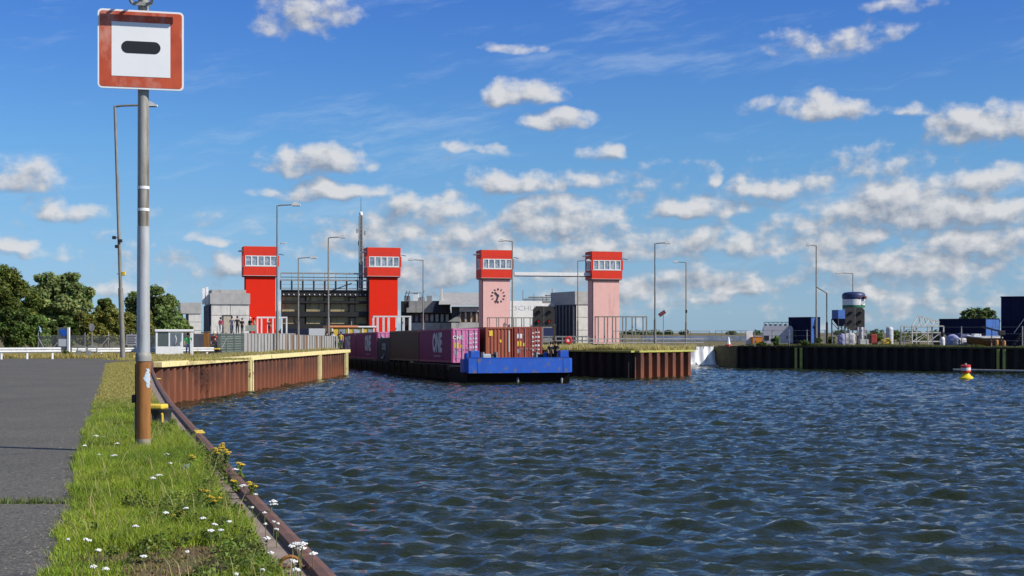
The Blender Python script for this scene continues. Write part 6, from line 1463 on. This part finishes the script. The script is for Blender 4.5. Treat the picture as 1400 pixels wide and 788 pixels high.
for i, (a, b, c) in enumerate(W_): yarrow(a, b, c, rw.choice((.013, .018, .022, .026)) * (1 if b > 660 else 1.5), 'white yarrow flower ' + ('on the ragged road side of the verge grass' if a < 165 else 'beside the rusty nosing at the quay side of the verge' if a > 340 or (a > 315 and b < 670) else 'around the foot of the sign post in the verge' if b < 668 else 'in the middle of the verge grass near the camera'), 'white yarrow in the verge', mat_w, 1, i)
for i, (a, b, c, nh) in enumerate(((411, 740, 52, 3), (400, 742, 40, 1), (368, 690, 22, 2), (412, 747, 30, 1), (428, 758, 14, 1))): yarrow(a, b, c, .032, ['tall pale umbel reaching over the quay edge at lower right of the verge', 'greenish unopened umbel beside the tall pale one', 'white yarrow pair leaning over the rusty nosing', 'white yarrow right over the nosing below the tall umbel', 'lowest white yarrow over the water near the picture bottom'][i], None, mat_w, nh, 60 + i)
for i, (a, b, c, nh) in enumerate(((303, 606, 34, 7), (310, 616, 32, 7), (297, 610, 34, 6), (328, 633, 26, 5), (345, 662, 24, 4), (278, 668, 16, 2), (263, 625, 18, 4), (285, 677, 12, 2), (295, 680, 12, 2), (245, 697, 14, 2), (322, 655, 16, 3))): yarrow(a, b, c, .022, 'yellow flowering weed along the quay side of the verge', 'yellow flowers in the verge', mat_y, nh, 80 + i)
# litter scrap and rusty mooring scrap
g = G(252, 652); mb = MB(); mb.add([(-.05, 0, .07), (.0, -.02, .13), (.06, .0, .15), (.05, .03, .08), (-.05, 0, .073), (.0, -.02, .133), (.06, .0, .153), (.05, .03, .083)], [(0, 1, 2, 3), (7, 6, 5, 4), (0, 4, 5, 1), (1, 5, 6, 2), (2, 6, 7, 3), (3, 7, 4, 0)]); o = mb.build('paper_scrap', M('scrap_pale', (.55, .68, .66), .6)); o.location = g; tag(o, 'small pale scrap of litter caught in the grass', 'litter')
g = G(413, 783); t = thing('rusty_shackle', 'rusty iron shackle lying at the quay edge at the picture bottom', 'shackle', (g.x, g.y, .02)); mb = MB(); mb.tube([(-.08 + .07*math.cos(a), .0, .03 + .06*math.sin(a)) for a in np.linspace(0, 3.14, 9)], .013, 8); mb.build('bow', rust_post, t, True); MB().tube([(-.17, 0, .02), (.02, .01, .02)], .011, 8).build('pin', rust_edge, t)

# small pale grit along the broken road edge
r = np.random.default_rng(77); n = 700; y = 9 + 40*r.uniform(0, 1, n)**2; x = roadx(y) - np.abs(r.normal(0, .20, n)) - .02
V = []; Fg = []
for i in range(n):
    s_ = r.uniform(.003, .011); b = len(V); z0 = .011
    V += [(x[i] - s_, y[i] - s_*r.uniform(.5, 1), z0), (x[i] + s_, y[i] - s_*.7, z0), (x[i] + s_*.8, y[i] + s_, z0), (x[i] - s_*.9, y[i] + s_*.8, z0), (x[i] + s_*.1, y[i], z0 + s_*.8)]
    Fg += [(b, b+1, b+4), (b+1, b+2, b+4), (b+2, b+3, b+4), (b+3, b, b+4)]
mb = MB(); mb.add(V, Fg); tag(mb.build('road_grit', M('grit', (.30, .27, .22), .9, c2=(.17, .15, .12), scale=9)), 'pale grit scattered along the broken road edge', 'grit', kind='stuff')

# leafy weeds in the verge, thickest towards the quay edge
r = np.random.default_rng(52); cs = []; rs = []
for k in range(520):
    y = 9.2 + 17*r.uniform()**1.2; u = r.beta(3, 1.6); x = (roadx(y) + .05)*(1 - u) + (edge_x(y) - (.28 if not 14.2 < y < 20.5 else .06))*u
    if vnoise(np.array([x]), np.array([y]), .7, 71)[0] < .45 and u < .75: continue
    hh = r.uniform(.03, .10)
    cs.append((x, y, hh)); rs.append(r.uniform(.04, .11))
tag(leaf_cloud('verge_weeds', None, cs, rs, 55, .017, (.075, .105, .018), 53, 1.0, .45), 'low leafy weeds growing between the verge grasses', 'weeds', kind='stuff')
# dry moss and litter on the bare soil
r, p_, u = verge(26000, 8.0, 30, 57, 1.3); n = len(p_)
tag(blades('verge_moss', p_, r.uniform(.008, .03, n), .006, colour(r, n, (.22, .17, .07), .4), 58, .9), 'short dry moss and straw on the bare soil of the verge', 'moss', kind='stuff')
